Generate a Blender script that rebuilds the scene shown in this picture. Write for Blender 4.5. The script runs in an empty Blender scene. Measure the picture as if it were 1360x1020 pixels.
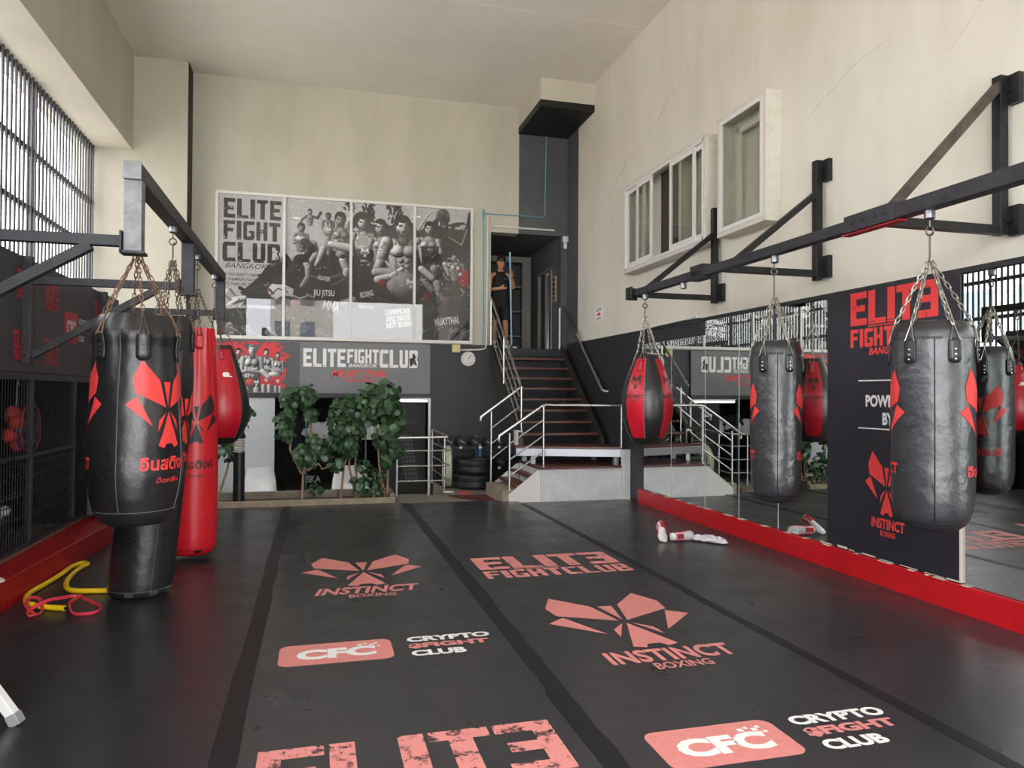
import bpy, math, random
import numpy as np
from mathutils import Vector, Matrix
random.seed(7)
R_ = math.radians
SC = bpy.context.scene
COL = SC.collection
V = Vector

# ------------------------------------------------------------------ materials
def lin(c):
    if isinstance(c, str):
        c = [int(c[i:i+2], 16)/255 for i in (0, 2, 4)]
    return tuple((x/12.92 if x <= .04045 else ((x+.055)/1.055)**2.4) for x in c)

MATS = {}
def mat(name, col, rough=.5, metal=0., col2=None, nscale=4., ndetail=6., nlo=.35, nhi=.7, bump=0., bscale=40., rvar=0., spec=.5, coat=0., emit=0., stretch=None, bdist=.01):
    if name in MATS: return MATS[name]
    m = bpy.data.materials.new(name); m.use_nodes = True
    nt = m.node_tree; N = nt.nodes; L = nt.links
    p = N['Principled BSDF']
    c = lin(col) + (1,)
    p.inputs['Base Color'].default_value = c
    p.inputs['Roughness'].default_value = rough
    p.inputs['Metallic'].default_value = metal
    p.inputs['Specular IOR Level'].default_value = spec
    p.inputs['Coat Weight'].default_value = coat
    if emit:
        p.inputs['Emission Color'].default_value = c
        p.inputs['Emission Strength'].default_value = emit
    tc = None
    def coords():
        nonlocal tc
        if tc is None:
            t = N.new('ShaderNodeTexCoord'); tc = t.outputs['Object']
            if stretch:
                mp = N.new('ShaderNodeMapping'); mp.inputs['Scale'].default_value = stretch
                L.new(tc, mp.inputs['Vector']); tc = mp.outputs[0]
        return tc
    if col2 is not None or rvar:
        n = N.new('ShaderNodeTexNoise'); n.inputs['Scale'].default_value = nscale; n.inputs['Detail'].default_value = ndetail
        n.inputs['Roughness'].default_value = .65
        L.new(coords(), n.inputs['Vector'])
        if col2 is not None:
            r = N.new('ShaderNodeValToRGB')
            r.color_ramp.elements[0].position = nlo; r.color_ramp.elements[1].position = nhi
            r.color_ramp.elements[0].color = c; r.color_ramp.elements[1].color = lin(col2) + (1,)
            L.new(n.outputs['Fac'], r.inputs[0]); L.new(r.outputs[0], p.inputs['Base Color'])
        if rvar:
            mr = N.new('ShaderNodeMapRange'); mr.inputs['From Min'].default_value = .3; mr.inputs['From Max'].default_value = .7
            mr.inputs['To Min'].default_value = max(.02, rough-rvar); mr.inputs['To Max'].default_value = rough+rvar
            L.new(n.outputs['Fac'], mr.inputs['Value']); L.new(mr.outputs[0], p.inputs['Roughness'])
    if bump:
        n2 = N.new('ShaderNodeTexNoise'); n2.inputs['Scale'].default_value = bscale; n2.inputs['Detail'].default_value = 5
        L.new(coords(), n2.inputs['Vector'])
        b = N.new('ShaderNodeBump'); b.inputs['Strength'].default_value = bump; b.inputs['Distance'].default_value = bdist
        L.new(n2.outputs['Fac'], b.inputs['Height']); L.new(b.outputs[0], p.inputs['Normal'])
    MATS[name] = m
    return m

def distress(name, col, rough=.6, scale=9., thr=.44, soft=.03, stretch=(1, 1, 1)):
    """print with worn flakes missing: noise decides where the ink is gone"""
    if name in MATS: return MATS[name]
    m = mat(name, col, rough); nt = m.node_tree; N = nt.nodes; L = nt.links
    p = N['Principled BSDF']; out = N['Material Output']
    t = N.new('ShaderNodeTexCoord'); mp = N.new('ShaderNodeMapping'); mp.inputs['Scale'].default_value = stretch
    n = N.new('ShaderNodeTexNoise'); n.inputs['Scale'].default_value = scale; n.inputs['Detail'].default_value = 9; n.inputs['Roughness'].default_value = .75
    mr = N.new('ShaderNodeMapRange'); mr.inputs['From Min'].default_value = thr-soft; mr.inputs['From Max'].default_value = thr+soft
    tr = N.new('ShaderNodeBsdfTransparent'); mx = N.new('ShaderNodeMixShader')
    L.new(t.outputs['Object'], mp.inputs[0]); L.new(mp.outputs[0], n.inputs['Vector']); L.new(n.outputs['Fac'], mr.inputs['Value'])
    L.new(mr.outputs[0], mx.inputs[0]); L.new(tr.outputs[0], mx.inputs[1]); L.new(p.outputs[0], mx.inputs[2]); L.new(mx.outputs[0], out.inputs[0])
    return m

def glass(name, tint=(1, 1, 1), ior=1.52, rough=0.):
    if name in MATS: return MATS[name]
    m = bpy.data.materials.new(name); m.use_nodes = True
    nt = m.node_tree; N = nt.nodes; L = nt.links
    N.remove(N['Principled BSDF']); out = N['Material Output']
    g = N.new('ShaderNodeBsdfGlossy'); g.inputs['Roughness'].default_value = rough
    t = N.new('ShaderNodeBsdfTransparent'); t.inputs['Color'].default_value = tint + (1,)
    f = N.new('ShaderNodeLayerWeight'); f.inputs['Blend'].default_value = .5      # Schlick: same from both faces of the pane
    pw_ = N.new('ShaderNodeMath'); pw_.operation = 'POWER'; pw_.inputs[1].default_value = 5
    ma = N.new('ShaderNodeMath'); ma.operation = 'MULTIPLY_ADD'; r0 = ((ior-1)/(ior+1))**2; ma.inputs[1].default_value = 1-r0; ma.inputs[2].default_value = r0
    L.new(f.outputs['Facing'], pw_.inputs[0]); L.new(pw_.outputs[0], ma.inputs[0])
    mx = N.new('ShaderNodeMixShader')
    L.new(ma.outputs[0], mx.inputs[0]); L.new(t.outputs[0], mx.inputs[1]); L.new(g.outputs[0], mx.inputs[2]); L.new(mx.outputs[0], out.inputs[0])
    MATS[name] = m
    return m

def vcol_mat(name, rough=.55):
    m = bpy.data.materials.new(name); m.use_nodes = True
    N = m.node_tree.nodes; a = N.new('ShaderNodeVertexColor'); a.layer_name = 'print'
    p = N['Principled BSDF']; p.inputs['Roughness'].default_value = rough
    m.node_tree.links.new(a.outputs['Color'], p.inputs['Base Color'])
    return m

# ------------------------------------------------------------------ mesh builder
LOC = {}
class MB:
    def __init__(s): s.v = []; s.f = []; s.m = []
    def face(s, idx, mi=0): s.f.append(tuple(idx)); s.m.append(mi)
    def add(s, vs, fs, mi=0):
        o = len(s.v); s.v += [tuple(p) for p in vs]
        for f in fs: s.face([o+i for i in f], mi)
        return s
    def box(s, x0, y0, z0, x1, y1, z1, mi=0):
        x0, x1 = sorted((x0, x1)); y0, y1 = sorted((y0, y1)); z0, z1 = sorted((z0, z1))
        vs = [(x, y, z) for z in (z0, z1) for y in (y0, y1) for x in (x0, x1)]
        return s.add(vs, [(0, 2, 3, 1), (4, 5, 7, 6), (0, 1, 5, 4), (2, 6, 7, 3), (0, 4, 6, 2), (1, 3, 7, 5)], mi)
    def beam(s, a, b, w, h, up=(0, 0, 1), mi=0):
        a, b = V(a), V(b); d = (b-a).normalized(); up = V(up)
        if abs(d.dot(up)) > .95: up = V((1, 0, 0)) if abs(d.x) < .9 else V((0, 1, 0))
        sx = d.cross(up).normalized()*w/2; sz = sx.cross(d).normalized()*h/2
        vs = []
        for p in (a, b):
            vs += [p-sx-sz, p+sx-sz, p+sx+sz, p-sx+sz]
        return s.add(vs, [(3, 2, 1, 0), (4, 5, 6, 7), (0, 1, 5, 4), (1, 2, 6, 5), (2, 3, 7, 6), (3, 0, 4, 7)], mi)
    def tube(s, path, r, n=10, closed=False, mi=0, flat=None):
        P = [V(p) for p in path]; k = len(P)
        rs = r if isinstance(r, (list, tuple)) else [r]*k
        T = []
        for i in range(k):
            if closed: t = P[(i+1) % k]-P[i-1]
            else: t = P[min(i+1, k-1)]-P[max(i-1, 0)]
            T.append(t.normalized())
        up = V((0, 0, 1)) if abs(T[0].z) < .9 else V((1, 0, 0))
        nrm = T[0].cross(up).normalized(); o = len(s.v)
        for i in range(k):
            nrm = (nrm - T[i]*nrm.dot(T[i])).normalized(); bn = T[i].cross(nrm)
            for j in range(n):
                a = 2*math.pi*j/n
                q = nrm*math.cos(a)*rs[i] + bn*math.sin(a)*rs[i]*(flat or 1)
                s.v.append(tuple(P[i]+q))
        for i in range(k if closed else k-1):
            i2 = (i+1) % k
            for j in range(n):
                j2 = (j+1) % n
                s.face((o+i*n+j, o+i*n+j2, o+i2*n+j2, o+i2*n+j), mi)
        if not closed:
            s.face([o+j for j in reversed(range(n))], mi); s.face([o+(k-1)*n+j for j in range(n)], mi)
        return s
    def rings(s, rings, mi=0, caps=True):
        o = len(s.v); n = len(rings[0])
        for r in rings: s.v += [tuple(p) for p in r]
        for i in range(len(rings)-1):
            for j in range(n):
                j2 = (j+1) % n
                s.face((o+i*n+j, o+i*n+j2, o+(i+1)*n+j2, o+(i+1)*n+j), mi)
        if caps:
            s.face([o+j for j in reversed(range(n))], mi); s.face([o+(len(rings)-1)*n+j for j in range(n)], mi)
        return s
    def lathe(s, prof, c=(0, 0, 0), n=24, mi=0, caps=True, axis=None):
        rr = []
        M = Matrix.Identity(3) if axis is None else V((0, 0, 1)).rotation_difference(V(axis).normalized()).to_matrix()
        for r, z in prof:
            rr.append([V(c)+M @ V((r*math.cos(2*math.pi*j/n), r*math.sin(2*math.pi*j/n), z)) for j in range(n)])
        return s.rings(rr, mi, caps)
    def ball(s, c, r, nu=14, nv=9, mi=0, M=None):
        rx, ry, rz = r if isinstance(r, (tuple, list)) else (r, r, r)
        rr = []
        for i in range(nv+1):
            a = -math.pi/2 + math.pi*(i+.02)/(nv+.04); ring = []
            for j in range(nu):
                b = 2*math.pi*j/nu
                q = V((rx*math.cos(a)*math.cos(b), ry*math.cos(a)*math.sin(b), rz*math.sin(a)))
                ring.append(V(c)+((M @ q) if M is not None else q))
            rr.append(ring)
        return s.rings(rr, mi)
    def prism(s, pts, o, ex, ey, depth, mi=0):
        """2D outline extruded along ex x ey by depth"""
        o, ex, ey = V(o), V(ex), V(ey); nz = ex.cross(ey).normalized()*depth; n = len(pts)
        A = [o+ex*x+ey*y for x, y in pts]; b = len(s.v)
        s.v += [tuple(p) for p in A]+[tuple(p+nz) for p in A]
        s.face([b+i for i in reversed(range(n))], mi); s.face([b+n+i for i in range(n)], mi)
        for i in range(n):
            j = (i+1) % n
            s.face((b+i, b+j, b+n+j, b+n+i), mi)
        return s
    def build(s, name, mats, parent=None, smooth=True, bevel=0., sharp=38):
        me = bpy.data.meshes.new(name)
        w = LOC.get(parent.name, V((0, 0, 0))) if parent else V((0, 0, 0))
        me.from_pydata([(p[0]-w.x, p[1]-w.y, p[2]-w.z) for p in s.v], [], s.f)
        if not isinstance(mats, (list, tuple)): mats = [mats]
        for m in mats: me.materials.append(m)
        if len(mats) > 1: me.polygons.foreach_set('material_index', s.m)
        me.update()
        if smooth:
            me.polygons.foreach_set('use_smooth', [True]*len(me.polygons))
            me.set_sharp_from_angle(angle=R_(sharp))
        ob = bpy.data.objects.new(name, me); COL.objects.link(ob)
        if parent: ob.parent = parent
        LOC[ob.name] = w
        if bevel:
            b = ob.modifiers.new('bevel', 'BEVEL'); b.width = bevel; b.segments = 2; b.limit_method = 'ANGLE'; b.angle_limit = R_(40)
        return ob

def tag(o, label=None, cat=None, group=None, kind=None):
    if label: o['label'] = label
    if cat: o['category'] = cat
    if group: o['group'] = group
    if kind: o['kind'] = kind
    return o
def thing(name, label, cat, loc=(0, 0, 0), group=None):
    o = bpy.data.objects.new(name, None); COL.objects.link(o); o.location = loc; o.empty_display_size = .1
    LOC[o.name] = V(loc)
    return tag(o, label, cat, group)
def struct(name, mb, mats, label=None, cat=None, smooth=False, bevel=0):
    o = mb.build(name, mats, None, smooth, bevel); o['kind'] = 'structure'
    return tag(o, label, cat)
def copy_tree(o, dloc=None, parent=None):
    c = o.copy(); COL.objects.link(c); LOC[c.name] = LOC.get(o.name, V((0, 0, 0)))
    if parent: c.parent = parent
    for ch in list(o.children): copy_tree(ch, None, c)
    if dloc is not None: c.location = o.location + V(dloc); LOC[c.name] = LOC[o.name] + V(dloc)
    return c

# ------------------------------------------------------------------ flat lettering and marks (2D meshes)
def text2d(s, fit=None, bold=0., shear=0., font_space=1.):
    cu = bpy.data.curves.new('lettering', 'FONT'); cu.body = s; cu.size = 1; cu.offset = bold; cu.shear = shear
    cu.space_character = font_space; cu.fill_mode = 'FRONT'; cu.resolution_u = 3
    ob = bpy.data.objects.new('lettering', cu); COL.objects.link(ob)
    dg = bpy.context.evaluated_depsgraph_get(); dg.update()
    me = bpy.data.meshes.new_from_object(ob.evaluated_get(dg))
    vs = [(v.co.x, v.co.y) for v in me.vertices]; fs = [tuple(p.vertices) for p in me.polygons]
    bpy.data.objects.remove(ob); bpy.data.curves.remove(cu); bpy.data.meshes.remove(me)
    return fit2d(vs, fs, fit)
def fit2d(vs, fs, fit=None):
    """centre on 0,0 and scale to the wanted width and height"""
    if not vs: return [], []
    x0 = min(v[0] for v in vs); x1 = max(v[0] for v in vs); y0 = min(v[1] for v in vs); y1 = max(v[1] for v in vs)
    w, h = max(x1-x0, 1e-6), max(y1-y0, 1e-6)
    if fit is None: sx = sy = 1
    else:
        fw, fh = fit
        sx = fw/w if fw else fh/h; sy = fh/h if fh else fw/w
    return [((v[0]-(x0+x1)/2)*sx, (v[1]-(y0+y1)/2)*sy) for v in vs], fs
def shift(g, dx, dy): return [(x+dx, y+dy) for x, y in g[0]], g[1]
def merge(*gs):
    vs, fs = [], []
    for g in gs:
        o = len(vs); vs += g[0]; fs += [tuple(o+i for i in f) for f in g[1]]
    return vs, fs
def rects(rs):
    vs, fs = [], []
    for x0, y0, x1, y1 in rs:
        o = len(vs); vs += [(x0, y0), (x1, y0), (x1, y1), (x0, y1)]; fs.append((o, o+1, o+2, o+3))
    return vs, fs
BL = {
 'E': [(0, 0, .36, 1), (.36, 0, 1, .2), (.36, .41, .88, .6), (.36, .8, 1, 1)],
 '3': [(.64, 0, 1, 1), (0, 0, .64, .2), (.12, .41, .64, .6), (0, .8, .64, 1)],
 'L': [(0, .08, .4, 1), (.4, 0, 1, .16), (0, 0, .4, .06)],
 'I': [(0, .08, .42, 1), (0, 0, .42, .06)],
 'T': [(0, .8, 1, 1), (.3, 0, .7, .8)],
 'F': [(0, 0, .36, 1), (.36, .41, .86, .6), (.36, .8, 1, 1)],
 'G': [(0, .06, .34, .94), (.1, .94, 1, 1), (.34, .8, 1, .94), (.34, .06, 1, .2), (.1, 0, .9, .06), (.66, .2, 1, .5), (.5, .38, .66, .5)],
 'H': [(0, 0, .36, 1), (.64, 0, 1, 1), (.36, .4, .64, .6)],
 'C': [(0, .1, .36, .9), (.08, .9, 1, 1), (.36, .8, 1, .9), (.08, 0, 1, .1), (.36, .1, 1, .2)],
 'U': [(0, .1, .36, 1), (.64, .1, 1, 1), (.36, .1, .64, .2), (.1, 0, .9, .1)],
 'B': [(0, 0, .36, 1), (.36, 0, .9, .18), (.36, .42, .9, .58), (.36, .82, .9, 1), (.66, .18, 1, .42), (.66, .58, 1, .82), (.9, .06, 1, .18), (.9, .82, 1, .94)],
}
def block(word, h=1., cw=.62, gap=.1):
    x = 0; vs, fs = [], []
    for ch in word:
        if ch == ' ': x += cw*.4; continue
        w = cw*(.42 if ch == 'I' else 1)
        g = rects(BL[ch]); sx = w/(.42 if ch == 'I' else 1)
        o = len(vs); vs += [(x+a*sx, b) for a, b in g[0]]; fs += [tuple(o+i for i in f) for f in g[1]]
        x += w+gap
    return fit2d([(a*h, b*h) for a, b in vs], fs)
def boxed(g, w, h): return fit2d(g[0], g[1], (w, h))
def elite_logo(w, h):
    """the two-line logo: tall ELITE (last E turned round) over FIGHT CLUB"""
    return merge(shift(boxed(block('ELIT3', 1, .62, .05), w, h*.60), 0, h*.2), shift(boxed(block('FIGHTCLUB', 1, .5, .07), w, h*.33), 0, -h*.335),
                 shift(rects([(-w*.28, -.008*h, w*.06, .012*h)]), 0, -h*.135))
EMB = [[(-.338, .604), (-.44, .375), (-.413, .2), (-.032, .022), (-.107, .356)], [(-.054, .34), (0, .03), (.054, .34)],
       [(-.386, .16), (-.52, .064), (-.214, -.207)], [(-.032, -.032), (-.14, -.14), (-.155, -.277)],
       [(0, -.032), (-.15, -.445), (-.075, -.477), (-.043, -.423), (.043, -.423), (.075, -.477), (.15, -.445)]]
def emblem(s=1.):
    vs, fs = [], []
    for k, p in enumerate(EMB):
        for sgn in ((-1, 1) if k not in (1, 4) else (1,)):
            q = [(x*sgn, y) for x, y in p]
            if k == 4:   # concave: split
                parts = [[(0, -.032), (-.15, -.445), (-.075, -.477), (-.043, -.423)], [(0, -.032), (-.043, -.423), (.043, -.423)], [(0, -.032), (.043, -.423), (.075, -.477), (.15, -.445)]]
            else: parts = [q]
            for a in parts:
                ar = sum(a[i][0]*a[(i+1) % len(a)][1]-a[(i+1) % len(a)][0]*a[i][1] for i in range(len(a)))
                if ar < 0: a = a[::-1]
                o = len(vs); vs += [(x*s, y*s) for x, y in a]; fs.append(tuple(range(o, o+len(a))))
    return vs, fs
def roundrect(w, h, r, n=6):
    pts = []
    for cx, cy, a0 in ((w/2-r, h/2-r, 0), (-w/2+r, h/2-r, 90), (-w/2+r, -h/2+r, 180), (w/2-r, -h/2+r, 270)):
        for i in range(n+1):
            a = R_(a0+90*i/n); pts.append((cx+r*math.cos(a), cy+r*math.sin(a)))
    return pts, [tuple(range(len(pts)))]
def decal(name, g, o, ex, ey, m, parent, lift=.0):
    """flat print lying on a flat thing"""
    o, ex, ey = V(o), V(ex).normalized(), V(ey).normalized(); nz = ex.cross(ey)*lift
    b = MB(); b.add([o+ex*x+ey*y+nz for x, y in g[0]], g[1])
    return b.build(name, m, parent, smooth=False)
def wrapped(name, g, fn, m, parent, cell=.03):
    """print that follows a curved surface: cut into strips, then bent with fn(x, y)"""
    import bmesh
    bm = bmesh.new()
    bv = [bm.verts.new((x, y, 0)) for x, y in g[0]]
    for f in g[1]:
        try: bm.faces.new([bv[i] for i in f])
        except ValueError: pass
    x0 = min(v[0] for v in g[0]); x1 = max(v[0] for v in g[0]); y0 = min(v[1] for v in g[0]); y1 = max(v[1] for v in g[0])
    k = x0+cell
    while k < x1:
        bmesh.ops.bisect_plane(bm, geom=bm.verts[:]+bm.edges[:]+bm.faces[:], plane_co=(k, 0, 0), plane_no=(1, 0, 0)); k += cell
    k = y0+cell*2
    while k < y1:
        bmesh.ops.bisect_plane(bm, geom=bm.verts[:]+bm.edges[:]+bm.faces[:], plane_co=(0, k, 0), plane_no=(0, 1, 0)); k += cell*2
    bm.verts.index_update()
    b = MB(); b.add([fn(v.co.x, v.co.y) for v in bm.verts], [[v.index for v in f.verts] for f in bm.faces]); bm.free()
    return b.build(name, m, parent, smooth=True, sharp=80)
X_, Y_, Z_ = V((1, 0, 0)), V((0, 1, 0)), V((0, 0, 1))

# ------------------------------------------------------------------ palette
M_wall = mat('beige_plaster', 'cbc7b8', .85, col2='bcb8a8', nscale=1.3, bump=.15, bscale=9, stretch=(1, 1, .35), spec=.25)
M_wallr = mat('pale_plaster', 'dddacd', .8, col2='cfcbbc', nscale=1.1, bump=.2, bscale=6, stretch=(1, 1, .3), spec=.3)
M_ceil = mat('ceiling_paint', 'e8e3d8', .8, col2='dfd9cd', nscale=.8, bump=.08, bscale=5, spec=.25)
M_black = mat('black_wall_paint', '24252a', .5, col2='2c2d31', nscale=2.)
M_grey = mat('charcoal_wall_paint', '55585b', .55, col2='4b4e51', nscale=1.5)
M_vblack = mat('matt_black', '0b0b0d', .6)
M_conc = mat('concrete', '8f877a', .85, col2='6d665c', nscale=6, bump=.3, bscale=30)
M_tan = mat('tan_stone', 'a89a86', .8, col2='857862', nscale=9, bump=.2, bscale=40)
M_mat = mat('black_foam_mat', '2c2c30', .34, col2='313135', nscale=2.2, rvar=.09, bump=.10, bscale=120, bdist=.002, spec=.8)
M_matl = mat('black_foam_mat_dark', '26262b', .36, col2='2b2b30', nscale=2.2, rvar=.08, bump=.10, bscale=120, bdist=.002, spec=.7)
M_tape = mat('black_tape', '17171a', .5, col2='202023', nscale=14, spec=.35)
M_leather3 = mat('creased_black_leather', '1a1a1c', .33, col2='222224', nscale=3, rvar=.09, bump=.38, bscale=8, bdist=.02, spec=.6)
M_red = mat('red_gloss_paint', 'c4121c', .35, col2='b30e18', nscale=5, bump=.05, bscale=20)
M_redd = mat('dark_red_paint', 'a0101a', .4, col2='8c0d16', nscale=5, bump=.05, bscale=20)
M_steel = mat('dark_painted_steel', '3b3c40', .45, .5, col2='2b2c2f', nscale=9, bump=.1, bscale=60)
M_bsteel = mat('black_painted_steel', '1d1e20', .42, .4, col2='2c2d2f', nscale=9)
M_inox = mat('brushed_stainless', 'c9c9c6', .30, 1., rvar=.06, nscale=30)
M_alu = mat('aluminium_white', 'd9d8d4', .45)
M_white = mat('white_paint', 'e6e4de', .5)
M_chain = mat('bright_chain', 'b9b6ac', .35, .9, col2='8d857a', nscale=25)
M_rust = mat('rusty_chain', '8a6f5e', .6, .5, col2='6b4a36', nscale=30)
M_darkchain = mat('dull_chain', '6f665c', .5, .7, col2='4f4338', nscale=30)
M_leather = mat('black_leather', '1b1b1d', .34, col2='242426', nscale=3, rvar=.08, bump=.25, bscale=55, bdist=.004, spec=.6)
M_leather2 = mat('charcoal_leather', '2f3135', .36, col2='26282b', nscale=4, rvar=.10, bump=.5, bscale=11, bdist=.02, spec=.85)
M_redl = mat('red_leather', 'cf1f2a', .36, col2='c01823', nscale=3, bump=.2, bscale=50, bdist=.004)
M_redl2 = mat('crimson_leather', 'c4172c', .34, col2='b51226', nscale=3, bump=.2, bscale=40, bdist=.004)
M_eye = mat('steel_rivet', '9a958c', .3, 1.)
M_print_red = mat('red_print', 'e2413f', .5)
M_print_blk = mat('black_print', '1c191b', .5)
M_pink = mat('faded_pink_print', 'dd8d88', .6, col2='d2817d', nscale=30)
M_pinkd = distress('worn_pink_print', 'dd8d88', .6, 12., .445)
M_wprint = mat('white_print', 'ecebe9', .55)
M_mirror = mat('mirror_silver', 'dfe4e0', .0, 1.)
M_skin = mat('skin', 'b98766', .5)
M_leaf = mat('green_leaf', '2c4a2b', .38, col2='43633a', nscale=7)
M_leafd = mat('deep_green_leaf', '213a26', .38, col2='33512f', nscale=7)
M_bark = mat('pale_bark', 'a58a6c', .8, col2='86694d', nscale=30)
M_rub = mat('tyre_rubber', '1b1b1c', .55, col2='232324', nscale=12)
M_tile = mat('red_brown_tile', '6b3a30', .35, col2='58302a', nscale=12)
M_silver = mat('silver_panel', 'e9eae8', .42, .1, col2='cfd0ce', nscale=3)
M_glass = glass('clear_glass')
M_dglass = glass('window_glass', (.88, .89, .86))
SKY, EXPO, SUN = 11.0, -0.25, 22.0
# ================================================================== SETTING
XR, YB, ZC, XL, XF = 4.51, 12.95, 6.785, -3.3, -2.35
YREAR = -2.2
# floor (concrete), with a sunken area in front of the lower doorway
b = MB()
b.box(XL-.3, YREAR-1, -.4, XR+.2, 11.33, -.03); b.box(2.02, 11.33, -.4, XR+.2, YB+.3, -.03); b.box(XL-.3, 11.33, -.4, -2.0, YB+.3, -.03)
b.box(-2.0, 11.33, -.5, 2.02, YB+3.2, -.26)
struct('floor', b, M_conc)
# ceiling with fine joints, dropped side beam
b = MB(); b.box(XL-.3, YREAR-.2, ZC, XR+.2, YB+.3, ZC+.25)
for y in (3.2, 6.4, 9.6): b.box(-2.78, y, ZC-.004, XR, y+.02, ZC, 0)
struct('ceiling', b, M_ceil)
b = MB(); b.box(XL-.3, YREAR-.2, 5.3, -2.78, YB, ZC)
struct('beam_left', b, M_wall)
# back wall: pieces round the doorway to the stairs and the lower doorway
b = MB()
T = YB+.25
b.box(-2.0, YB, 2.42, 3.05, T, ZC, 0); b.box(3.05, YB, 4.48, 3.57, T, ZC, 0); b.box(3.57, YB, 4.48, XR+.2, T, ZC, 1); b.box(4.39, YB, 2.37, XR+.2, T, 4.48, 1)
b.box(3.05, YB, 2.3, 4.39, T, 2.37, 2); b.box(1.95, YB, -.3, XR+.2, T, 2.3, 2); b.box(1.95, YB, 2.3, 3.05, T, 2.42, 2); b.box(4.39, YB, 2.3, XR+.2, T, 2.37, 2)
b.box(-2.0, YB, 1.45, 1.95, T, 2.42, 2); b.box(-2.0, YB, -.4, -1.55, T, 1.45, 2)
struct('wall_back', b, [M_wall, M_grey, M_black])
b = MB()   # pier beside the corner, right-hand face painted black
b.box(XL-.3, 12.55, -.1, -1.995, T, ZC, 0); b.box(-1.995, 12.55, -.1, -1.985, T, ZC, 1)
struct('wall_pier', b, [M_wall, M_vblack])
# right wall
b = MB()
b.box(XR, YREAR-.2, 2.47, XR+.2, 12.35, ZC, 0); b.box(XR, 12.35, 2.47, XR+.2, T, ZC, 1); b.box(XR, YREAR-.2, -.1, XR+.2, T, 2.47, 2)
b.box(XR-.012, YREAR, 2.435, XR, 9.6, 2.475, 2)
struct('wall_right', b, [M_wallr, M_grey, M_black])
# boxed beam end in the corner over the stairs
b = MB(); b.box(3.56, 11.58, 6.42, XR, YB, ZC, 0)
struct('beam_back', b, M_wall)
b = MB(); b.box(3.555, 11.575, 6.31, XR, YB, 6.425)
struct('trim_1', b, M_vblack)
# rear wall behind the camera: wide opening onto the street
b = MB()
b.box(XL-.3, YREAR-.2, 4.95, XR+.2, YREAR, ZC+.2, 0); b.box(XL-.3, YREAR-.2, -.1, -2.45, YREAR, 4.95, 0); b.box(3.95, YREAR-.2, -.1, XR+.2, YREAR, 4.95, 0)
struct('wall_rear', b, M_wall)
# left wall: dark low wall, slatted screen above it up to the beam
b = MB(); b.box(XL-.25, YREAR-.2, -.1, XL-.03, 12.55, 1.72)
struct('wall_left', b, M_vblack)
b = MB()
M_slat = mat('dark_slat', '45434a', .5)
y = -2.1
while y < 12.5:
    b.box(XL-.012, y, 1.72, XL+.002, y+.044, 5.3); y += .124
scr = struct('slat_screen', b, M_slat)
b = MB()
for z in (1.75, 2.35, 3.04, 3.74, 4.44, 5.26): b.box(XL-.09, YREAR, z-.035, XL-.036, 12.55, z+.035)
yy = [-.9, 1.3, 3.5, 5.7, 7.9, 10.1, 12.45]
for y in yy: b.box(XL-.095, y, 1.72, XL-.036, y+.05, 5.3)
b.build('screen_rail', M_steel, scr, False)
# red kerbs along both sides
b = MB(); b.prism([(-2.0, 8.37), (-2.36, 9.05), (-2.36, -1.5), (-2.12, -1.5), (-2.12, 5.88)], (0, 0, -.03), X_, Y_, .23)
struct('trim_2', b, M_redd, bevel=.006)
b = MB(); b.box(4.468, YREAR, -.03, XR, 9.72, .2)
struct('trim_3', b, M_red, bevel=.004)
b = MB()   # worn white chips along the top of the red skirting
rr = random.Random(3)
y = 4.2
while y < 9.5:
    l = rr.uniform(.03, .16); b.box(4.4675, y, .2-rr.uniform(.001, .007), XR-.005, y+l, .2025); y += l+rr.uniform(.02, .35)
struct('trim_4', b, mat('chipped_plaster', 'd8cdbf', .9))
b = MB(); b.box(-2.42, -1.5, .2, -2.355, 9.04, .235)
struct('trim_5', b, mat('grey_sill', '77716a', .8))
# thin conduit line on back wall corner, wall hairline cracks
M_crack = mat('hairline_crack', 'c9c4b6', .9)
b = MB()
for pts in ([(4.507, 11.2, 4.6), (4.507, 10.2, 5.05), (4.507, 9.1, 5.35), (4.507, 8.1, 5.75)], [(4.507, 6.0, 4.2), (4.507, 5.4, 4.42), (4.507, 4.9, 4.5)], [(4.507, 4.4, 4.1), (4.507, 3.9, 4.5)]):
    q = []
    for k in range(len(pts)-1):
        for i in range(6):
            a = V(pts[k]).lerp(V(pts[k+1]), i/6); q.append((a.x, a.y+rr.uniform(-.03, .03), a.z+rr.uniform(-.03, .03)))
    b.tube(q, .0016, 4)
struct('trim_6', b, M_crack)

# ---- windows of the right wall (boxed out from the wall)
def window_box(name, y0, y1, z0, z1, label):
    fr = MB(); x = 4.33; t = .05
    fr.box(x, y0, z0, XR, y1, z0+t); fr.box(x, y0, z1-t, XR, y1, z1); fr.box(x, y0, z0+t, XR, y0+t, z1-t); fr.box(x, y1-t, z0+t, XR, y1, z1-t)
    w = struct(name, fr, mat('window_surround', 'cdcac0', .6, col2='b9b3a3', nscale=7, nlo=.5, nhi=.8), label, 'window', bevel=.004)
    return w
M_blind = mat('pale_blind', 'd2d1c6', .8, col2='c2c1b6', nscale=2)
w1 = window_box('window_1', 6.425, 7.345, 3.30, 4.63, 'white boxed window with a single fixed pane, nearer of the two on the right wall')
s = MB(); t = .045; y0, y1, z0, z1 = 6.475, 7.295, 3.35, 4.58
s.box(4.325, y0, z0, 4.36, y1, z0+t); s.box(4.325, y0, z1-t, 4.36, y1, z1); s.box(4.325, y0, z0+t, 4.36, y0+t, z1-t); s.box(4.325, y1-t, z0+t, 4.36, y1, z1-t)
s.build('window_sash', M_alu, w1, False)
s = MB(); s.box(4.342, y0+t, z0+t, 4.346, y1-t, z1-t); s.build('pane', M_dglass, w1, False)
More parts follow.
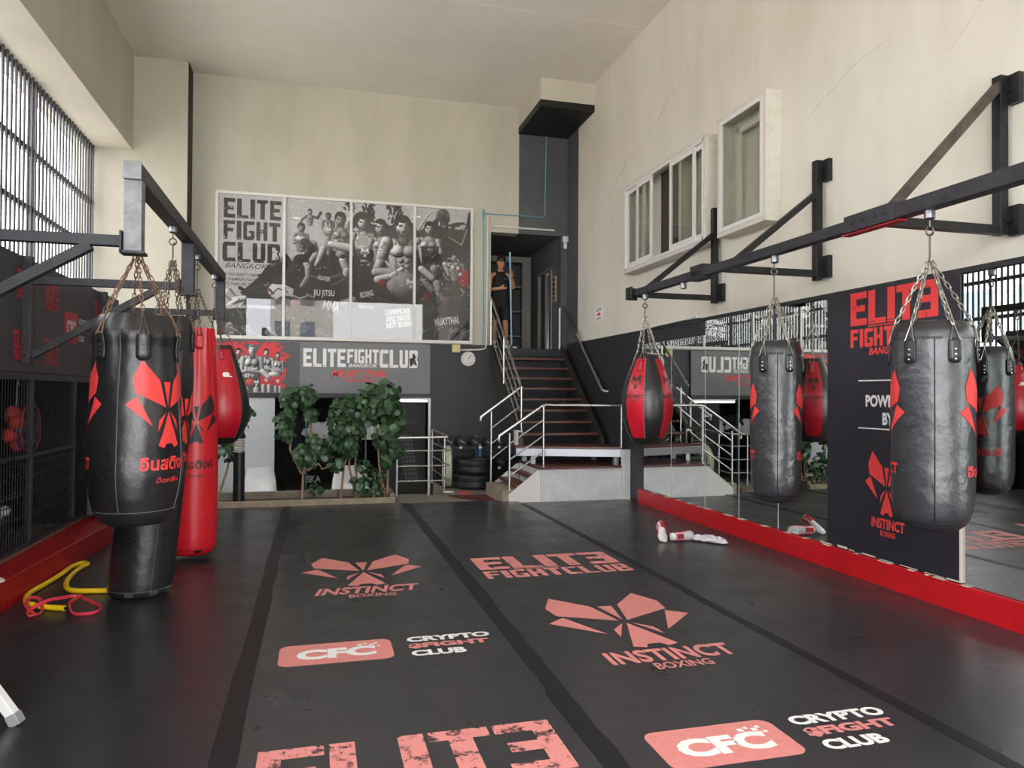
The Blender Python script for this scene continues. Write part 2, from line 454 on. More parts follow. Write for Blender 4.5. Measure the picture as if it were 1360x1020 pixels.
s = MB(); s.box(4.49, y0, z0, 4.505, y1, z1); s.build('backing', M_blind, w1, False)
s = MB(); s.box(4.40, 7.02, z0, 4.44, 7.06, z1-.1); s.box(4.40, 6.5, z1-.2, 4.44, 7.06, z1-.14); s.build('inner_frame', M_alu, w1, False)
w2 = window_box('window_2', 7.61, 9.945, 3.30, 4.58, 'white boxed sliding window with one leaf open, farther of the two on the right wall')
s = MB(); y0, y1, z0, z1 = 7.66, 9.895, 3.35, 4.53
s.box(4.325, y0, z0, 4.37, y1, z0+.03); s.box(4.325, y0, z1-.03, 4.37, y1, z1)
s.box(4.325, y0, z0, 4.37, y0+.02, z1); s.box(4.325, y1-.02, z0, 4.37, y1, z1)
s.build('window_frame', M_alu, w2, False)
def leaf_(ya, yb, x, name='sash'):
    q = MB(); t = .05
    q.box(x, ya, z0+.03, x+.025, ya+t, z1-.03); q.box(x, yb-t, z0+.03, x+.025, yb, z1-.03); q.box(x, ya+t, z0+.03, x+.025, yb-t, z0+.09); q.box(x, ya+t, z1-.09, x+.025, yb-t, z1-.03)
    o = q.build(name, M_alu, w2, False)
    q = MB(); q.box(x+.01, ya+t, z0+.09, x+.014, yb-t, z1-.09); q.build('pane', M_dglass, o, False)
leaf_(7.86, 8.50, 4.33); leaf_(9.02, 9.50, 4.33); leaf_(9.3, 9.88, 4.358); leaf_(7.68, 8.3, 4.358)
s = MB()
for i in range(4):
    ya, yb = ((7.66, 8.45), (9.05, 9.4), (9.4, 9.895))[min(i, 2)]
    if i < 3: s.box(4.49, ya, z0, 4.505, yb, z1)
s.build('backing', M_blind, w2, False)
s = MB(); s.box(4.49, 8.45, z0, 4.505, 9.05, z1); s.build('painted_dark_panel', mat('painted_dim_interior', '3b332d', .8), w2, False)  # shade painted in: brown panel for the dim room behind the open leaf

# ---- corridor at the head of the stairs
b = MB()
b.box(2.9, YB+.25, 2.2, 4.7, 15.4, 2.37, 0)            # floor
b.box(2.85, YB+.25, 4.5, 5.6, 15.4, 4.6, 1); b.box(2.85, YB+.25, 2.3, 3.0, 15.4, 4.6, 1)
b.box(4.40, YB+.25, 2.37, 4.55, 13.55, 4.5, 1); b.box(4.40, 13.55, 3.95, 4.55, 14.35, 4.5, 1); b.box(4.40, 14.35, 2.37, 4.55, 15.4, 4.5, 1); b.box(2.9, 15.3, 2.3, 5.6, 15.4, 4.6, 1)
b.box(4.55, 13.4, 2.3, 5.6, 13.5, 4.5, 2); b.box(5.5, 13.4, 2.3, 5.6, 15.4, 4.5, 2)
struct('wall_corridor', b, [M_black, mat('corridor_grey', '67676a', .6), M_vblack])
b = MB(); b.box(4.375, 13.5, 2.37, 4.42, 13.56, 3.98); b.box(4.375, 14.34, 2.37, 4.42, 14.42, 3.98); b.box(4.375, 13.5, 3.94, 4.42, 14.42, 4.0)
d1 = struct('door_1', b, mat('grey_door_frame', '8d8a84', .5), 'grey framed sliding door standing open on the right of the corridor', 'door')
b = MB(); b.box(4.42, 14.0, 2.38, 4.45, 14.08, 3.94); b.box(4.42, 14.28, 2.38, 4.45, 14.34, 3.94); b.build('door_leaf', MATS['grey_door_frame'], d1, False)
b = MB(); b.box(4.425, 14.08, 2.38, 4.445, 14.28, 3.94); b.build('door_panel', mat('dim_door_panel', '3a3a3b', .5), d1, False)
b = MB(); b.box(4.50, 13.56, 2.37, 4.53, 14.0, 3.94); b.build('painted_dark_panel', M_vblack, d1, False)  # black slab painted in for the darkness beyond the open door

# ================================================================== FLOOR MATS
def floor_mat(x0, x1, y0, y1, label, m):
    b = MB(); b.box(x0+.004, y0+.003, -.03, x1-.004, y1-.003, 0)
    return tag(b.build('floor_mat', m, None, False, .003), label, 'floor mat', 'foam floor mats')
m_l = floor_mat(-2.1, -.36, YREAR+.2, 10.44, 'plain black floor mat along the left red kerb under the hanging bags', M_matl)
m_cl = floor_mat(-.36, 1.215, YREAR+.2, 10.46, 'black floor mat printed with a pink mask emblem and pink badge, left of centre', M_mat)
m_cr = floor_mat(1.215, 2.83, YREAR+.2, 10.38, 'black floor mat with the broken-letter pink logo farthest and a large emblem, right of centre', M_mat)
m_rf = floor_mat(2.83, 4.468, 7.12, 10.07, 'plain black floor mat before the white platform, under the red and black ball bag', M_mat)
m_rn = floor_mat(2.83, 4.468, YREAR+.2, 7.12, 'plain black floor mat along the right mirrors where the white shoes lie', M_mat)
def strip(x, w, y0, y1, label, z=0.0022):
    b = MB(); n = 26
    rq = random.Random(int(y0*7+x*3))
    L = []; 
    for i in range(n+1):
        y = y0+(y1-y0)*i/n; L.append((x-w/2+rq.uniform(-.006, .006), x+w/2+rq.uniform(-.01, .01), y))
    vs = [(a, y, z) for a, c, y in L]+[(c, y, z) for a, c, y in L]+[(a, y, 0) for a, c, y in L]+[(c, y, 0) for a, c, y in L]
    k = n+1; fs = []
    for i in range(n):
        fs += [(i, k+i, k+i+1, i+1), (i, i+1, 2*k+i+1, 2*k+i), (k+i, 3*k+i, 3*k+i+1, k+i+1)]
    fs += [(0, 2*k, 3*k, k), (n, k+n, 3*k+n, 2*k+n)]
    b.add(vs, fs)
    return tag(b.build('seam_tape', M_tape, None, False), label, 'tape', 'tape over the mat seams')
strip(-.36, .11, -1.9, 10.4, 'black tape over the left mat seam, beside the emblem mat')
strip(1.235, .11, 3.6, 10.35, 'black tape over the middle mat seam, far length')
strip(1.225, .11, -1.9, 3.66, 'black tape over the middle mat seam, near length with the torn end', .004)
strip(2.84, .08, -1.9, 10.0, 'black tape over the right mat seam, nearest the mirrors')
E3 = .0012
def fl(name, g, x, y, m, par): return decal(name, g, (x, y, E3), X_, Y_, m, par)
# left-of-centre mat
fl('emblem', fit2d(*emblem(), (1.04, 1.09)), .415, 6.57, M_pink, m_cl)
fl('lettering', text2d('INSTINCT', (.82, .2), .035, .28, 1.05), .415, 5.90, M_pink, m_cl)
fl('lettering', text2d('BOXING', (.36, .095), .02), .44, 5.735, M_pink, m_cl)
def cfc(x, y, par, k=1.):
    fl('badge', roundrect(.66*k, .35*k, .06), x, y, M_pink, par)
    q = text2d('CFC', (.46*k, .165*k), .055); o = decal('lettering', q, (x, y-.01, E3*2), X_, Y_, M_wprint, par)
    for i, j, w_ in ((.125, .075, .03), (.165, .095, .02), (.195, .068, .028), (.225, .092, .022), (.205, .035, .025), (.24, .045, .02)):
        decal('pixel_mark', rects([(i, j, i+w_, j+w_)]), (x*1, y, E3*3), X_, Y_, M_wprint, par)
    X0 = x+.33*k+.10
    for j, (s_, w_, mm) in enumerate((('CRYPTO', .53, M_wprint), ('$FIGHT', .50, M_pink), ('CLUB', .33, M_wprint))):
        q = text2d(s_, (w_*k, .095*k), .05); fl('lettering', q, X0+w_*k/2, y+(.12-.125*j)*k, mm, par)
cfc(.135, 4.52, m_cl)
fl('logo', elite_logo(1.30, .76), .425, 2.97, M_pinkd, m_cl)
# right-of-centre mat
fl('logo', elite_logo(1.32, .78), 2.07, 6.38, distress('worn_pink_print_far', 'dd8d88', .6, 9., .39), m_cr)
fl('emblem', fit2d(*emblem(), (1.04, 1.16)), 2.05, 4.73, M_pink, m_cr)
fl('lettering', text2d('INSTINCT', (.81, .2), .035, .0, 1.05), 2.065, 4.02, M_pink, m_cr)
fl('lettering', text2d('BOXING', (.36, .095), .02), 2.065, 3.85, M_pink, m_cr)
cfc(1.765, 2.93, m_cr, .98)

# ================================================================== MIRRORS AND PILLAR PANEL
def mirror(y0, y1, z1, label, z0=.205):
    b = MB(); b.box(XR-.012, y0+.004, z0, XR-.001, y1-.004, z1)
    o = tag(b.build('wall_mirror', M_mirror, None, False), label, 'mirror', 'mirror panels on the right wall')
    e = MB(); e.box(XR-.0135, y0-.0045, z0, XR-.001, y0+.0045, z1); e.build('edge_strip', M_alu, o, False)
    return o
ed = [9.585, 8.752, 7.889, 7.16, 6.452, 5.70]
lb = ['short mirror panel farthest away, beside the white platform', 'short mirror panel second from the platform, behind the red and black ball bag', 'tall mirror panel right of the two shorter ones',
      'mirror panel behind the left edge of the slim black bag', 'mirror panel between the slim black bag and the black logo pillar']
for i in range(5): mirror(ed[i+1], ed[i], 2.26 if i < 2 else 2.43, lb[i])
mirror(2.75, 4.27, 2.43, 'mirror panel right of the black logo pillar, reflecting the nearest bag')
mirror(1.2, 2.75, 2.43, 'mirror panel nearest the camera on the right wall')
b = MB(); b.box(XR-.03, 4.275, .21, XR-.001, 5.695, 2.432)
pil = tag(b.build('logo_panel', mat('black_panel_print', '211f28', .45, col2='292731', nscale=2), None, False), 'black wall panel with red club logo and red mask emblem between the mirrors', 'sign')
def pw(name, g, y, z, m, lift=.0015): return decal(name, g, (XR-.03-lift, y, z), -Y_, Z_, m, pil)
pw('logo', elite_logo(.93, .47), 4.93, 2.195, distress('worn_red_print', 'e2413f', .55, 11., .37))
pw('lettering', text2d('BANGKOK', (.42, .06), .03, .25), 4.97, 1.92, M_print_red)
pw('rule', rects([(-.34, -.005, .34, .005)]), 4.96, 1.675, M_wprint)
pw('lettering', text2d('POWERED', (.5, .1), .04), 4.965, 1.505, M_wprint)
pw('lettering', text2d('BY', (.12, .1), .04), 4.965, 1.36, M_wprint)
pw('rule', rects([(-.34, -.005, .34, .005)]), 4.96, 1.275, M_wprint)
pw('emblem', fit2d(*emblem(), (.48, .52)), 4.98, .83, M_print_red)
pw('lettering', text2d('INSTINCT', (.36, .085), .035, .05), 4.97, .505, M_print_red)
pw('lettering', text2d('BOXING', (.16, .045), .02), 4.97, .425, M_print_red)
b = MB(); rr = random.Random(9); y = 4.28
while y < 5.65:
    l = rr.uniform(.04, .2); b.box(XR-.0315, y, .21, XR-.029, y+l, .21+rr.uniform(.004, .02)); y += l+rr.uniform(.01, .12)
b.build('chipped_edge', MATS['chipped_plaster'], pil, False)
b = MB(); b.box(XR-.0315, 4.272, .21, XR-.002, 4.285, .62); b.build('chipped_side', MATS['chipped_plaster'], pil, False)
b = MB(); b.box(XR-.0312, 4.985, .21, XR-.0295, 4.988, 2.44); b.build('panel_joint', mat('panel_joint', '3a3842', .5), pil, False)

# ================================================================== PLATFORM, STEPS AND STAIRS
pf = thing('entry_platform', 'pale grey metal-clad platform with red-brown tiles at the foot of the stairs', 'platform', (3.8, 10.15, 0))
b = MB(); b.box(3.15, 10.16, -.02, 4.50, 11.3, .455); b.build('body', M_silver, pf, False, .003)
b = MB()
for i in range(5): b.box(3.13+i*.275, 10.13, .455, 3.13+(i+1)*.275-.004, 11.3, .485)
b.build('tile_top', M_tile, pf, False, .003)
b = MB(); b.box(4.40, 10.05, -.02, 4.505, 10.16, .73); b.build('end_post', M_silver, pf, False, .004)
bs = thing('bench_step', 'wide tiled step on metal legs over the platform, below the staircase', 'step', (3.7, 10.6, .485))
P4 = [(2.92, 10.55), (4.30, 9.95 if False else 10.18), (4.44, 10.18), (4.44, 11.25), (2.92, 11.25)]
P4 = [(2.93, 10.72), (4.44, 10.20), (4.44, 11.25), (2.93, 11.25)]
b = MB(); b.prism(P4, (0, 0, .725), X_, Y_, .03); b.build('tread', M_tile, bs, False, .003)
b = MB(); b.beam((2.94, 10.735, .665), (4.435, 10.22, .665), .03, .115); b.build('fascia', mat('galvanised_fascia', 'b4b5ba', .4, .6), bs, False, .003)
for x, y in ((4.37, 10.28), (3.20, 10.72), (3.20, 11.2), (4.37, 11.2)):
    b = MB(); b.box(x-.035, y-.02, .485, x+.035, y+.05, .72); b.build('leg', MATS['galvanised_fascia'], bs, False)
b = MB(); b.box(2.935, 10.73, .61, 2.955, 11.25, .72); b.build('side_fascia', M_steel, bs, False)
ls = thing('corner_steps', 'small flight of tiled steps rising from the concrete block to the platform', 'steps', (2.95, 10.7, 0))
b = MB(); b.prism([(2.69, 0), (3.15, 0), (3.15, .455), (3.12, .455), (2.69, .12)], (0, 10.20, -.02), X_, Z_, -.03); b.build('side_panel', M_white, ls, False, .002)
b = MB(); b.prism([(2.69, 0), (3.15, 0), (3.15, .455), (3.12, .455), (2.69, .12)], (0, 11.33, -.02), X_, Z_, -.03); b.build('side_panel', M_silver, ls, False, .002)
for x, z in ((2.80, .235), (2.98, .36)):
    b = MB(); b.box(x, 10.24, z-.03, min(x+.22, 3.125), 11.28, z); b.build('tread', M_tile, ls, False, .003)
b = MB(); b.box(2.60, 10.24, -.03, 3.1, 11.28, .155)
tag(b.build('landing_block', M_tan, None, False, .006), 'tan concrete block at the bottom of the small steps', 'step')
st = thing('staircase', 'open-riser staircase with red-brown treads up to the doorway', 'staircase', (3.73, 11.0, .755))
for i in range(1, 9):
    z = .75+.18*i; y = 11.0+.24*(i-1)
    b = MB(); b.box(3.09, y, z-.035, 4.36, y+.27, z); b.build('tread', M_tile, st, False, .003)
M_str = mat('dark_bronze_stringer', '4a4640', .35, .5, col2='38352f', nscale=5)
for x in (3.03, 4.36):
    b = MB(); b.prism([(10.83, .755), (11.12, .755), (13.0, 2.22), (12.94, 2.42), (12.85, 2.42), (10.83, .86)], (x, 0, 0), Y_, Z_, .05)
    b.build('stringer', M_str, st, False, .003)
b = MB(); b.box(3.09, 12.90, 2.24, 4.36, 12.98, 2.372); b.build('top_riser', M_black, st, False)
b = MB(); b.box(3.0, 10.95, .75, 3.10, 11.1, .98); b.build('newel_foot', M_silver, st, False)

def railing(name, label, cat, base, posts, tops, rails, feet=True, r=.021, pr=.016, rr_=.011, loc=None):
    t = thing(name, label, cat, base)
    b = MB()
    b.tube(tops, r, 10); b.build('handrail', M_inox, t)
    for p in posts:
        b = MB(); b.tube([p[0], p[1]], pr, 10)
        if feet:
            d = V(p[0]); b.lathe([(pr*2, 0), (pr*2, .008), (pr*1.2, .02)], d, 12)
        b.build('post', M_inox, t)
    for q in rails:
        b = MB(); b.tube(q, rr_, 8); b.build('rail', M_inox, t)
    return t
# guard railing beside the planter: front run and return run to the wall
fr = [(1.215, 11.35), (1.72, 11.35), (2.03, 11.36)]
railing('guard_railing', 'stainless steel guard railing with three rails right of the planter', 'railing', (1.6, 11.35, 0),
  [((1.215, 11.35, -.03), (1.215, 11.35, .70)), ((1.70, 11.35, -.03), (1.70, 11.35, .85)), ((2.02, 11.75, -.03), (2.02, 11.75, .86)), ((1.99, 12.85, -.03), (1.99, 12.85, .9))],
  [(1.18, 11.35, .855), (2.0, 11.35, .865), (2.03, 11.38, .868), (2.0, 12.88, .905), (1.985, 12.88, .86)],
  [[(1.215, 11.35, z), (2.0, 11.35, z), (2.025, 11.38, z), (1.995, 12.85, z+.02)] for z in (.655, .42, .19)])
# back railing of the corner steps, joining the stair railing
railing('step_railing', 'stainless railing on the far side of the small steps, joining the stair railing', 'railing', (2.7, 11.25, 0),
  [((2.665, 11.22, .155), (2.665, 11.22, 1.27)), ((3.12, 11.1, .755), (3.12, 11.1, 1.66))],
  [(2.50, 11.22, 1.115), (2.50, 11.22, 1.18), (3.16, 11.2, 1.665)],
  [[(2.67, 11.22, 1.0), (3.14, 11.2, 1.36)], [(2.67, 11.22, .76), (3.14, 11.2, 1.12)], [(2.67, 11.22, .52), (2.95, 11.2, .74)]])
railing('step_railing', 'stainless railing on the near side of the small steps, running level along the platform', 'railing', (2.7, 10.22, 0),
  [((2.70, 10.22, .155), (2.70, 10.22, .98)), ((3.21, 10.22, .485), (3.21, 10.22, 1.37)), ((4.43, 10.22, .755), (4.43, 10.22, 1.37))],
  [(2.545, 10.22, .86), (2.545, 10.22, .94), (3.19, 10.22, 1.37), (3.25, 10.22, 1.385), (4.46, 10.22, 1.375)],
  [[(2.71, 10.22, .83), (3.2, 10.22, 1.16)], [(2.71, 10.22, .60), (3.2, 10.22, .93)], [(2.71, 10.22, .37), (3.2, 10.22, .70)]])
dz = (3.29-1.67)/(12.95-10.93)
railing('stair_railing', 'stainless railing with slanted rails up the left side of the staircase', 'railing', (3.06, 11.0, .75),
  [((3.05, 11.95, 1.55), (3.05, 11.95, 2.49)), ((3.05, 12.9, 2.35), (3.05, 12.9, 3.25))],
  [(3.06, 10.93, 1.67), (3.06, 12.85, 3.22), (3.06, 12.97, 3.29)],
  [[(3.055, 11.0, 1.67+.06-k), (3.055, 12.9, 1.67+.06-k+1.9*dz)] for k in (.22, .44, .66)], feet=False)
t = thing('wall_handrail', 'stainless handrail on brackets along the wall right of the staircase', 'railing', (4.43, 12, 2.3))
b = MB(); b.tube([(4.43, 13.02, 3.205), (4.43, 12.9, 3.13), (4.43, 11.0, 1.63), (4.43, 10.93, 1.6), (4.50, 10.9, 1.59)], .023, 10); b.build('handrail', M_inox, t)
b = MB(); b.tube([(4.36, 12.92, 2.37), (4.36, 12.92, 3.14)], .018, 10); b.build('post', M_white, t)
for y in (11.3, 12.3):
    z = 1.63+(y-11.0)*.7895
    b = MB(); b.tube([(4.43, y, z-.01), (4.44, y, z-.07), (4.51, y, z-.08)], .008, 8); b.build('bracket', M_inox, t)
# ================================================================== BAG RACKS
lr = thing('bag_rack', 'grey steel frame of arms and posts carrying the four bags on the left', 'bag rack', (-1.08, 7, 2.9))
b = MB(); b.box(-1.13, 4.86, 2.835, -1.03, 9.18, 2.935); b.build('beam', M_steel, lr, False, .004)
b = MB(); b.box(-1.132, 4.852, 2.83, -1.028, 4.862, 2.94); b.build('end_cap', mat('worn_grey_steel', '8a8b8e', .5, .4, col2='6c6d70', nscale=12), lr, False, .003)
b = MB(); b.box(-1.15, 4.93, 2.88, -1.128, 4.95, 2.90); b.build('peg', M_steel, lr, False)
for y in (4.93, 6.9, 9.13):
    b = MB(); b.box(-1.13, y-.05, 2.40, -1.03, y+.05, 2.835); b.build('post', MATS['worn_grey_steel'] if y < 5 else M_steel, lr, False, .004)
    b = MB(); b.box(-1.145, y-.06, 2.385, -1.015, y+.06, 2.40); b.box(-1.15, y-.06, 2.385, -1.137, y+.06, 2.52); b.build('joint_plate', M_steel, lr, False)
    b = MB(); b.box(-2.30, y-.03, 2.43, -1.13, y+.03, 2.495); b.build('arm', M_steel, lr, False, .003)
    b = MB(); b.beam((-2.27, y, 1.84), (-1.32, y, 2.43), .06, .06); b.build('brace', M_steel, lr, False, .003)
    b = MB(); b.box(-2.345, y-.04, 1.78, -2.27, y+.04, 2.66); b.build('wall_post', M_steel, lr, False, .003)
    for z in (1.84, 2.0, 2.55):
        b = MB(); b.tube([(-2.31, y-.07, z), (-2.31, y+.07, z)], .01, 8); b.build('bolt', M_bsteel, lr)
rr_ = thing('bag_rack', 'black steel frame bolted to the right wall carrying the three bags over the mirrors', 'bag rack', (3.44, 6, 2.7))
b = MB(); b.box(3.397, 2.3, 2.63, 3.483, 3.87, 2.721); b.build('beam', M_steel, rr_, False, .004)
b = MB(); b.box(3.402, 3.87, 2.635, 3.478, 7.66, 2.711); b.build('beam', M_steel, rr_, False, .004)
b = MB(); b.box(3.39, 3.71, 2.625, 3.49, 4.15, 2.735)
for y in (3.78, 3.87, 3.98, 4.08): b.lathe([(.012, 0), (.012, .008), (.004, .012)], (3.39, y, 2.682), 8, axis=(-1, 0, 0))
b.build('splice_sleeve', M_steel, rr_, False, .002)
b = MB(); b.box(3.407, 3.69, 2.614, 3.473, 4.19, 2.626); b.build('underside_plate', M_redd, rr_, False)
b = MB(); b.box(3.388, 6.0, 2.61, 3.492, 6.23, 2.745)
for y in (6.06, 6.17): b.lathe([(.012, 0), (.012, .008)], (3.388, y, 2.68), 8, axis=(-1, 0, 0))
b.build('splice_sleeve', M_bsteel, rr_, False, .002)
b = MB(); b.box(3.373, 7.65, 2.61, 3.507, 7.68, 2.745); b.box(3.373, 7.52, 2.61, 3.388, 7.65, 2.745); b.build('end_plate', M_bsteel, rr_, False, .002)
for y in (3.91, 5.775, 7.57):
    b = MB(); b.box(4.40, y-.035, 2.60 if y > 4 else 2.63, 4.465, y+.035, 3.70); b.build('wall_post', M_bsteel, rr_, False, .003)
    b = MB(); b.box(3.49, y-.03, 2.632, 4.40, y+.03, 2.692); b.build('arm', M_bsteel, rr_, False, .003)
    b = MB(); b.beam((3.50, y, 2.70 if y < 4 else 2.672), (4.42, y, 3.64 if y < 4 else 3.40), .055, .055); b.build('brace', mat('weathered_steel', '5b544c', .5, .4, col2='36332f', nscale=8) if y < 5.7 else M_bsteel, rr_, False, .003)
    for z in (2.72, 3.60):
        b = MB(); b.box(4.465, y-.11, z-.1, XR-.001, y-.03, z+.1); b.tube([(4.43, y-.055, z), (4.475, y-.055, z)], .012, 8); b.build('anchor_plate', M_bsteel, rr_, False)
def swivel(x, y, z, par, d=True):
    b = MB(); b.lathe([(.028, 0), (.030, -.01), (.030, -.05), (.022, -.058), (.008, -.062)], (x, y, z), 16); return b.build('swivel_mount', mat('swivel_steel', '85868a', .3, .9), par)
for y in (3.49, 4.98, 6.45, 7.31): swivel(3.44, y, 2.632, rr_)
for y in (5.03, 6.18, 7.39, 8.61): swivel(-1.08, y, 2.837, lr)

# ================================================================== PUNCH BAGS
def chain(b, a, c, m=0, pitch=.034, w=.010, wr=.0036):
    a, c = V(a), V(c); d = c-a; n = max(2, int(d.length/pitch)); d.normalize()
    s1 = d.cross(Z_); s1 = s1.normalized() if s1.length > .05 else X_.copy(); s2 = d.cross(s1)
    for i in range(n):
        o = a.lerp(c, (i+.5)/n); s = s1 if i % 2 else s2; h = pitch*.66
        pts = []
        for k in range(8):
            t = 2*math.pi*k/8; ct, s_ = math.cos(t), math.sin(t)
            e = (h-w) if s_ > .3 else (-(h-w) if s_ < -.3 else 0)
            pts.append(o+s*ct*w+d*(s_*w+e))
        b.tube(pts, wr, 5, closed=True)
def hookpart(t, top, z, m):
    """eye ring under the swivel and the S hook down to the chain gather"""
    b = MB(); x, y, zt = top
    b.tube([(x, y, zt-.055), (x, y, zt-.10)], .006, 6)
    b.tube([(x+.026*math.cos(a*math.pi/6), y, zt-.125+.026*math.sin(a*math.pi/6)) for a in range(12)], .006, 6, closed=True)
    b.tube([(x+.012, y-.01, zt-.135), (x, y, zt-.15), (x, y, zt-.2), (x, y, z+.035), (x-.004, y, z+.01), (x+.012, y, z-.006), (x+.026, y, z+.012)], .006, 6)
    return b.build('hook', m, t)

class Bag:
    """body surface: an axis from bottom to top with a radius profile; creases drawn in towards the mouth"""
    def __init__(s, bot, top, prof, wr=.0, nw=8, fold=.0, seed=1):
        s.b, s.t, s.p, s.wr, s.nw, s.fold = V(bot), V(top), prof, wr, nw, fold
        rq = random.Random(seed); s.ph = [rq.uniform(0, 6.28) for _ in range(6)]
    def rad(s, t, th=None):
        p = s.p
        for i in range(len(p)-1):
            if t <= p[i+1][0]: break
        h = max(1e-6, p[i+1][0]-p[i][0]); u = min(max((t-p[i][0])/h, 0), 1)
        # cubic through the profile points, slopes from the neighbours
        def sl(k):
            if k <= 0 or k >= len(p)-1:
                k = min(max(k, 0), len(p)-2); return (p[k+1][1]-p[k][1])/max(1e-6, p[k+1][0]-p[k][0])
            d0 = (p[k][1]-p[k-1][1])/max(1e-6, p[k][0]-p[k-1][0]); d1 = (p[k+1][1]-p[k][1])/max(1e-6, p[k+1][0]-p[k][0])
            return 0 if d0*d1 <= 0 else 2*d0*d1/(d0+d1)
        r = (2*u**3-3*u*u+1)*p[i][1]+(u**3-2*u*u+u)*h*sl(i)+(3*u*u-2*u**3)*p[i+1][1]+(u**3-u*u)*h*sl(i+1)
        if th is not None:
            k = max(0, (t-.55)/.45)**1.3
            r += s.wr*k*(.6*math.sin(s.nw*th+s.ph[0])+.4*math.sin((s.nw*2+1)*th+s.ph[1]+2*t))
            r += s.fold*(math.sin(3*th+7*t+s.ph[2])*math.sin(9*t+s.ph[3])*.5)
        return r
    def at(s, th, t, off=0.):
        c = s.b.lerp(s.t, t); r = s.rad(t, th)+off
        return c+V((r*math.cos(th), r*math.sin(th), 0))
    def L(s): return (s.t-s.b).length
    def body(s, n=72, m=56, mfun=None):
        ts = sorted(set([p[0] for p in s.p]+[i/m for i in range(m+1)])); b = MB()
        rings = [[s.at(2*math.pi*j/n, t) for j in range(n)] for t in ts]
        o = len(b.v)
        for r in rings: b.v += [tuple(q) for q in r]
        for i in range(len(ts)-1):
            for j in range(n):
                mi = mfun(2*math.pi*(j+.5)/n, (ts[i]+ts[i+1])/2) if mfun else 0
                b.face((o+i*n+j, o+i*n+(j+1) % n, o+(i+1)*n+(j+1) % n, o+(i+1)*n+j), mi)
        b.face([j for j in reversed(range(n))], mfun(0, 0) if mfun else 0); b.face([(len(ts)-1)*n+j for j in range(n)], mfun(0, 1) if mfun else 0)
        return b
    def wrap(s, th0, t0, off=.0025):
        L_ = s.L()
        def fn(x, y):
            t = t0+y/L_; r = s.rad(t0)
            return s.at(th0+x/r, t, off)
        return fn

def finish(bag, t, hook, gather, nch, a0, tstrap, m_strap, m_chain, hm, top_t=.985, strap_h=.14, strap_w=.062, straps=True, m_rivet=None, cap=True):
    hookpart(t, hook, gather, hm)
    g = V((hook[0], hook[1], gather))
    for k in range(nch):
        th = a0+2*math.pi*k/nch
        rim = bag.at(th, tstrap, .012); up = bag.at(th, 1.0, .0)+V((0, 0, .02))
        b = MB(); chain(b, g+V((.012*math.cos(th), .012*math.sin(th), 0)), up+V((0, 0, .02))); b.build('chain', m_chain, t)
        tg = V((-math.sin(th), math.cos(th), 0)); L_ = bag.L()
        b = MB(); p0 = up+V((0, 0, .028)); q = bag.at(th, tstrap, .014)
        b.tube([p0, q+tg*.026, q-tg*.026], .0042, 6, closed=True); b.build('ring', m_chain, t)
        if straps:
            hh = strap_h/L_; w = strap_w
            g2, f2 = roundrect(w, strap_h, w*.42)
            fn = bag.wrap(th, tstrap-hh*.42, .007)
            sp = wrapped('strap', (g2, f2), fn, m_strap, t, .02)
            so = sp.modifiers.new('thick', 'SOLIDIFY'); so.thickness = .006; so.offset = 1
            g3, f3 = roundrect(w*.72, strap_h*.8, w*.3)
            b = MB(); fn2 = bag.wrap(th, tstrap-hh*.42, .0145)
            b.tube([fn2(x, y) for x, y in g3], .0012, 4, closed=True); b.build('stitching', mat('strap_stitch', '3a3a3c', .6), sp)
            b = MB()
            for dy in (-.028, 0., .028):
                c = fn2(0, dy-.02); c2 = V((math.cos(th), math.sin(th), 0)); b.lathe([(.0065, 0), (.0065, .002), (.003, .0045)], c, 8, axis=c2)
            b.build('rivet', m_rivet or M_eye, sp)

def rim(bag, t, m, name='top_cap', t0=.985, h=.05, k=.99):
    b = MB(); n = 48; rr2 = []
    for tt, f, dz in ((t0-.02, 1.012, 0), (t0, 1.02, 0), (1.0, .99, h*.4), (1.0, .9, h), (1.0, .55, h*1.15), (1.0, .1, h*.9)):
        c = bag.b.lerp(bag.t, tt)
        rr2.append([c+V((bag.rad(tt, 2*math.pi*j/n)*f*math.cos(2*math.pi*j/n), bag.rad(tt, 2*math.pi*j/n)*f*math.sin(2*math.pi*j/n), dz)) for j in range(n)])
    b.rings(rr2); return b.build(name, m, t)
def seam(bag, t, th, m, t0=.06, t1=.97, name='seam'):
    b = MB(); b.tube([bag.at(th, t0+(t1-t0)*i/40, .001) for i in range(41)], .0035, 5); return b.build(name, m, t)
def hoop(bag, t, tt, m, name='bottom_seam'):
    b = MB(); b.tube([bag.at(2*math.pi*j/48, tt, .0005) for j in range(48)], .004, 5, closed=True); return b.build(name, m, t)
M_seam = mat('dark_seam', '101011', .5)
M_seaml = mat('grey_seam', '4a4c50', .45)
def camdir(x, y): return math.atan2(-y, -x)
def marks(bag, t, th, temb, semb, m, text, sub, ttxt, wtxt, htxt, shear=0., m2=None):
    wrapped('emblem', fit2d(*emblem(), (semb, semb*1.06)), bag.wrap(th, temb), m, t, .02)
    if text: wrapped('lettering', text2d(text, (wtxt, htxt), .03, shear), bag.wrap(th, ttxt), m2 or m, t, .02)
    if sub: wrapped('lettering', text2d(sub, (wtxt*.45, htxt*.4), .01, shear), bag.wrap(th, ttxt-.085*1.2/bag.L()), m2 or m, t, .02)
TH = 'อินสติงค์'
def cylprof(r, rt=None, rb=None):
    rb = rb or r; rt = rt or r
    return [(0, rb*.22), (.006, rb*.48), (.02, rb*.66), (.045, rb*.80), (.08, rb*.905), (.125, rb*.965), (.18, rb), (.5, r), (.85, (r+rt)/2), (.93, rt), (.985, rt*.985), (1, rt*.96)]

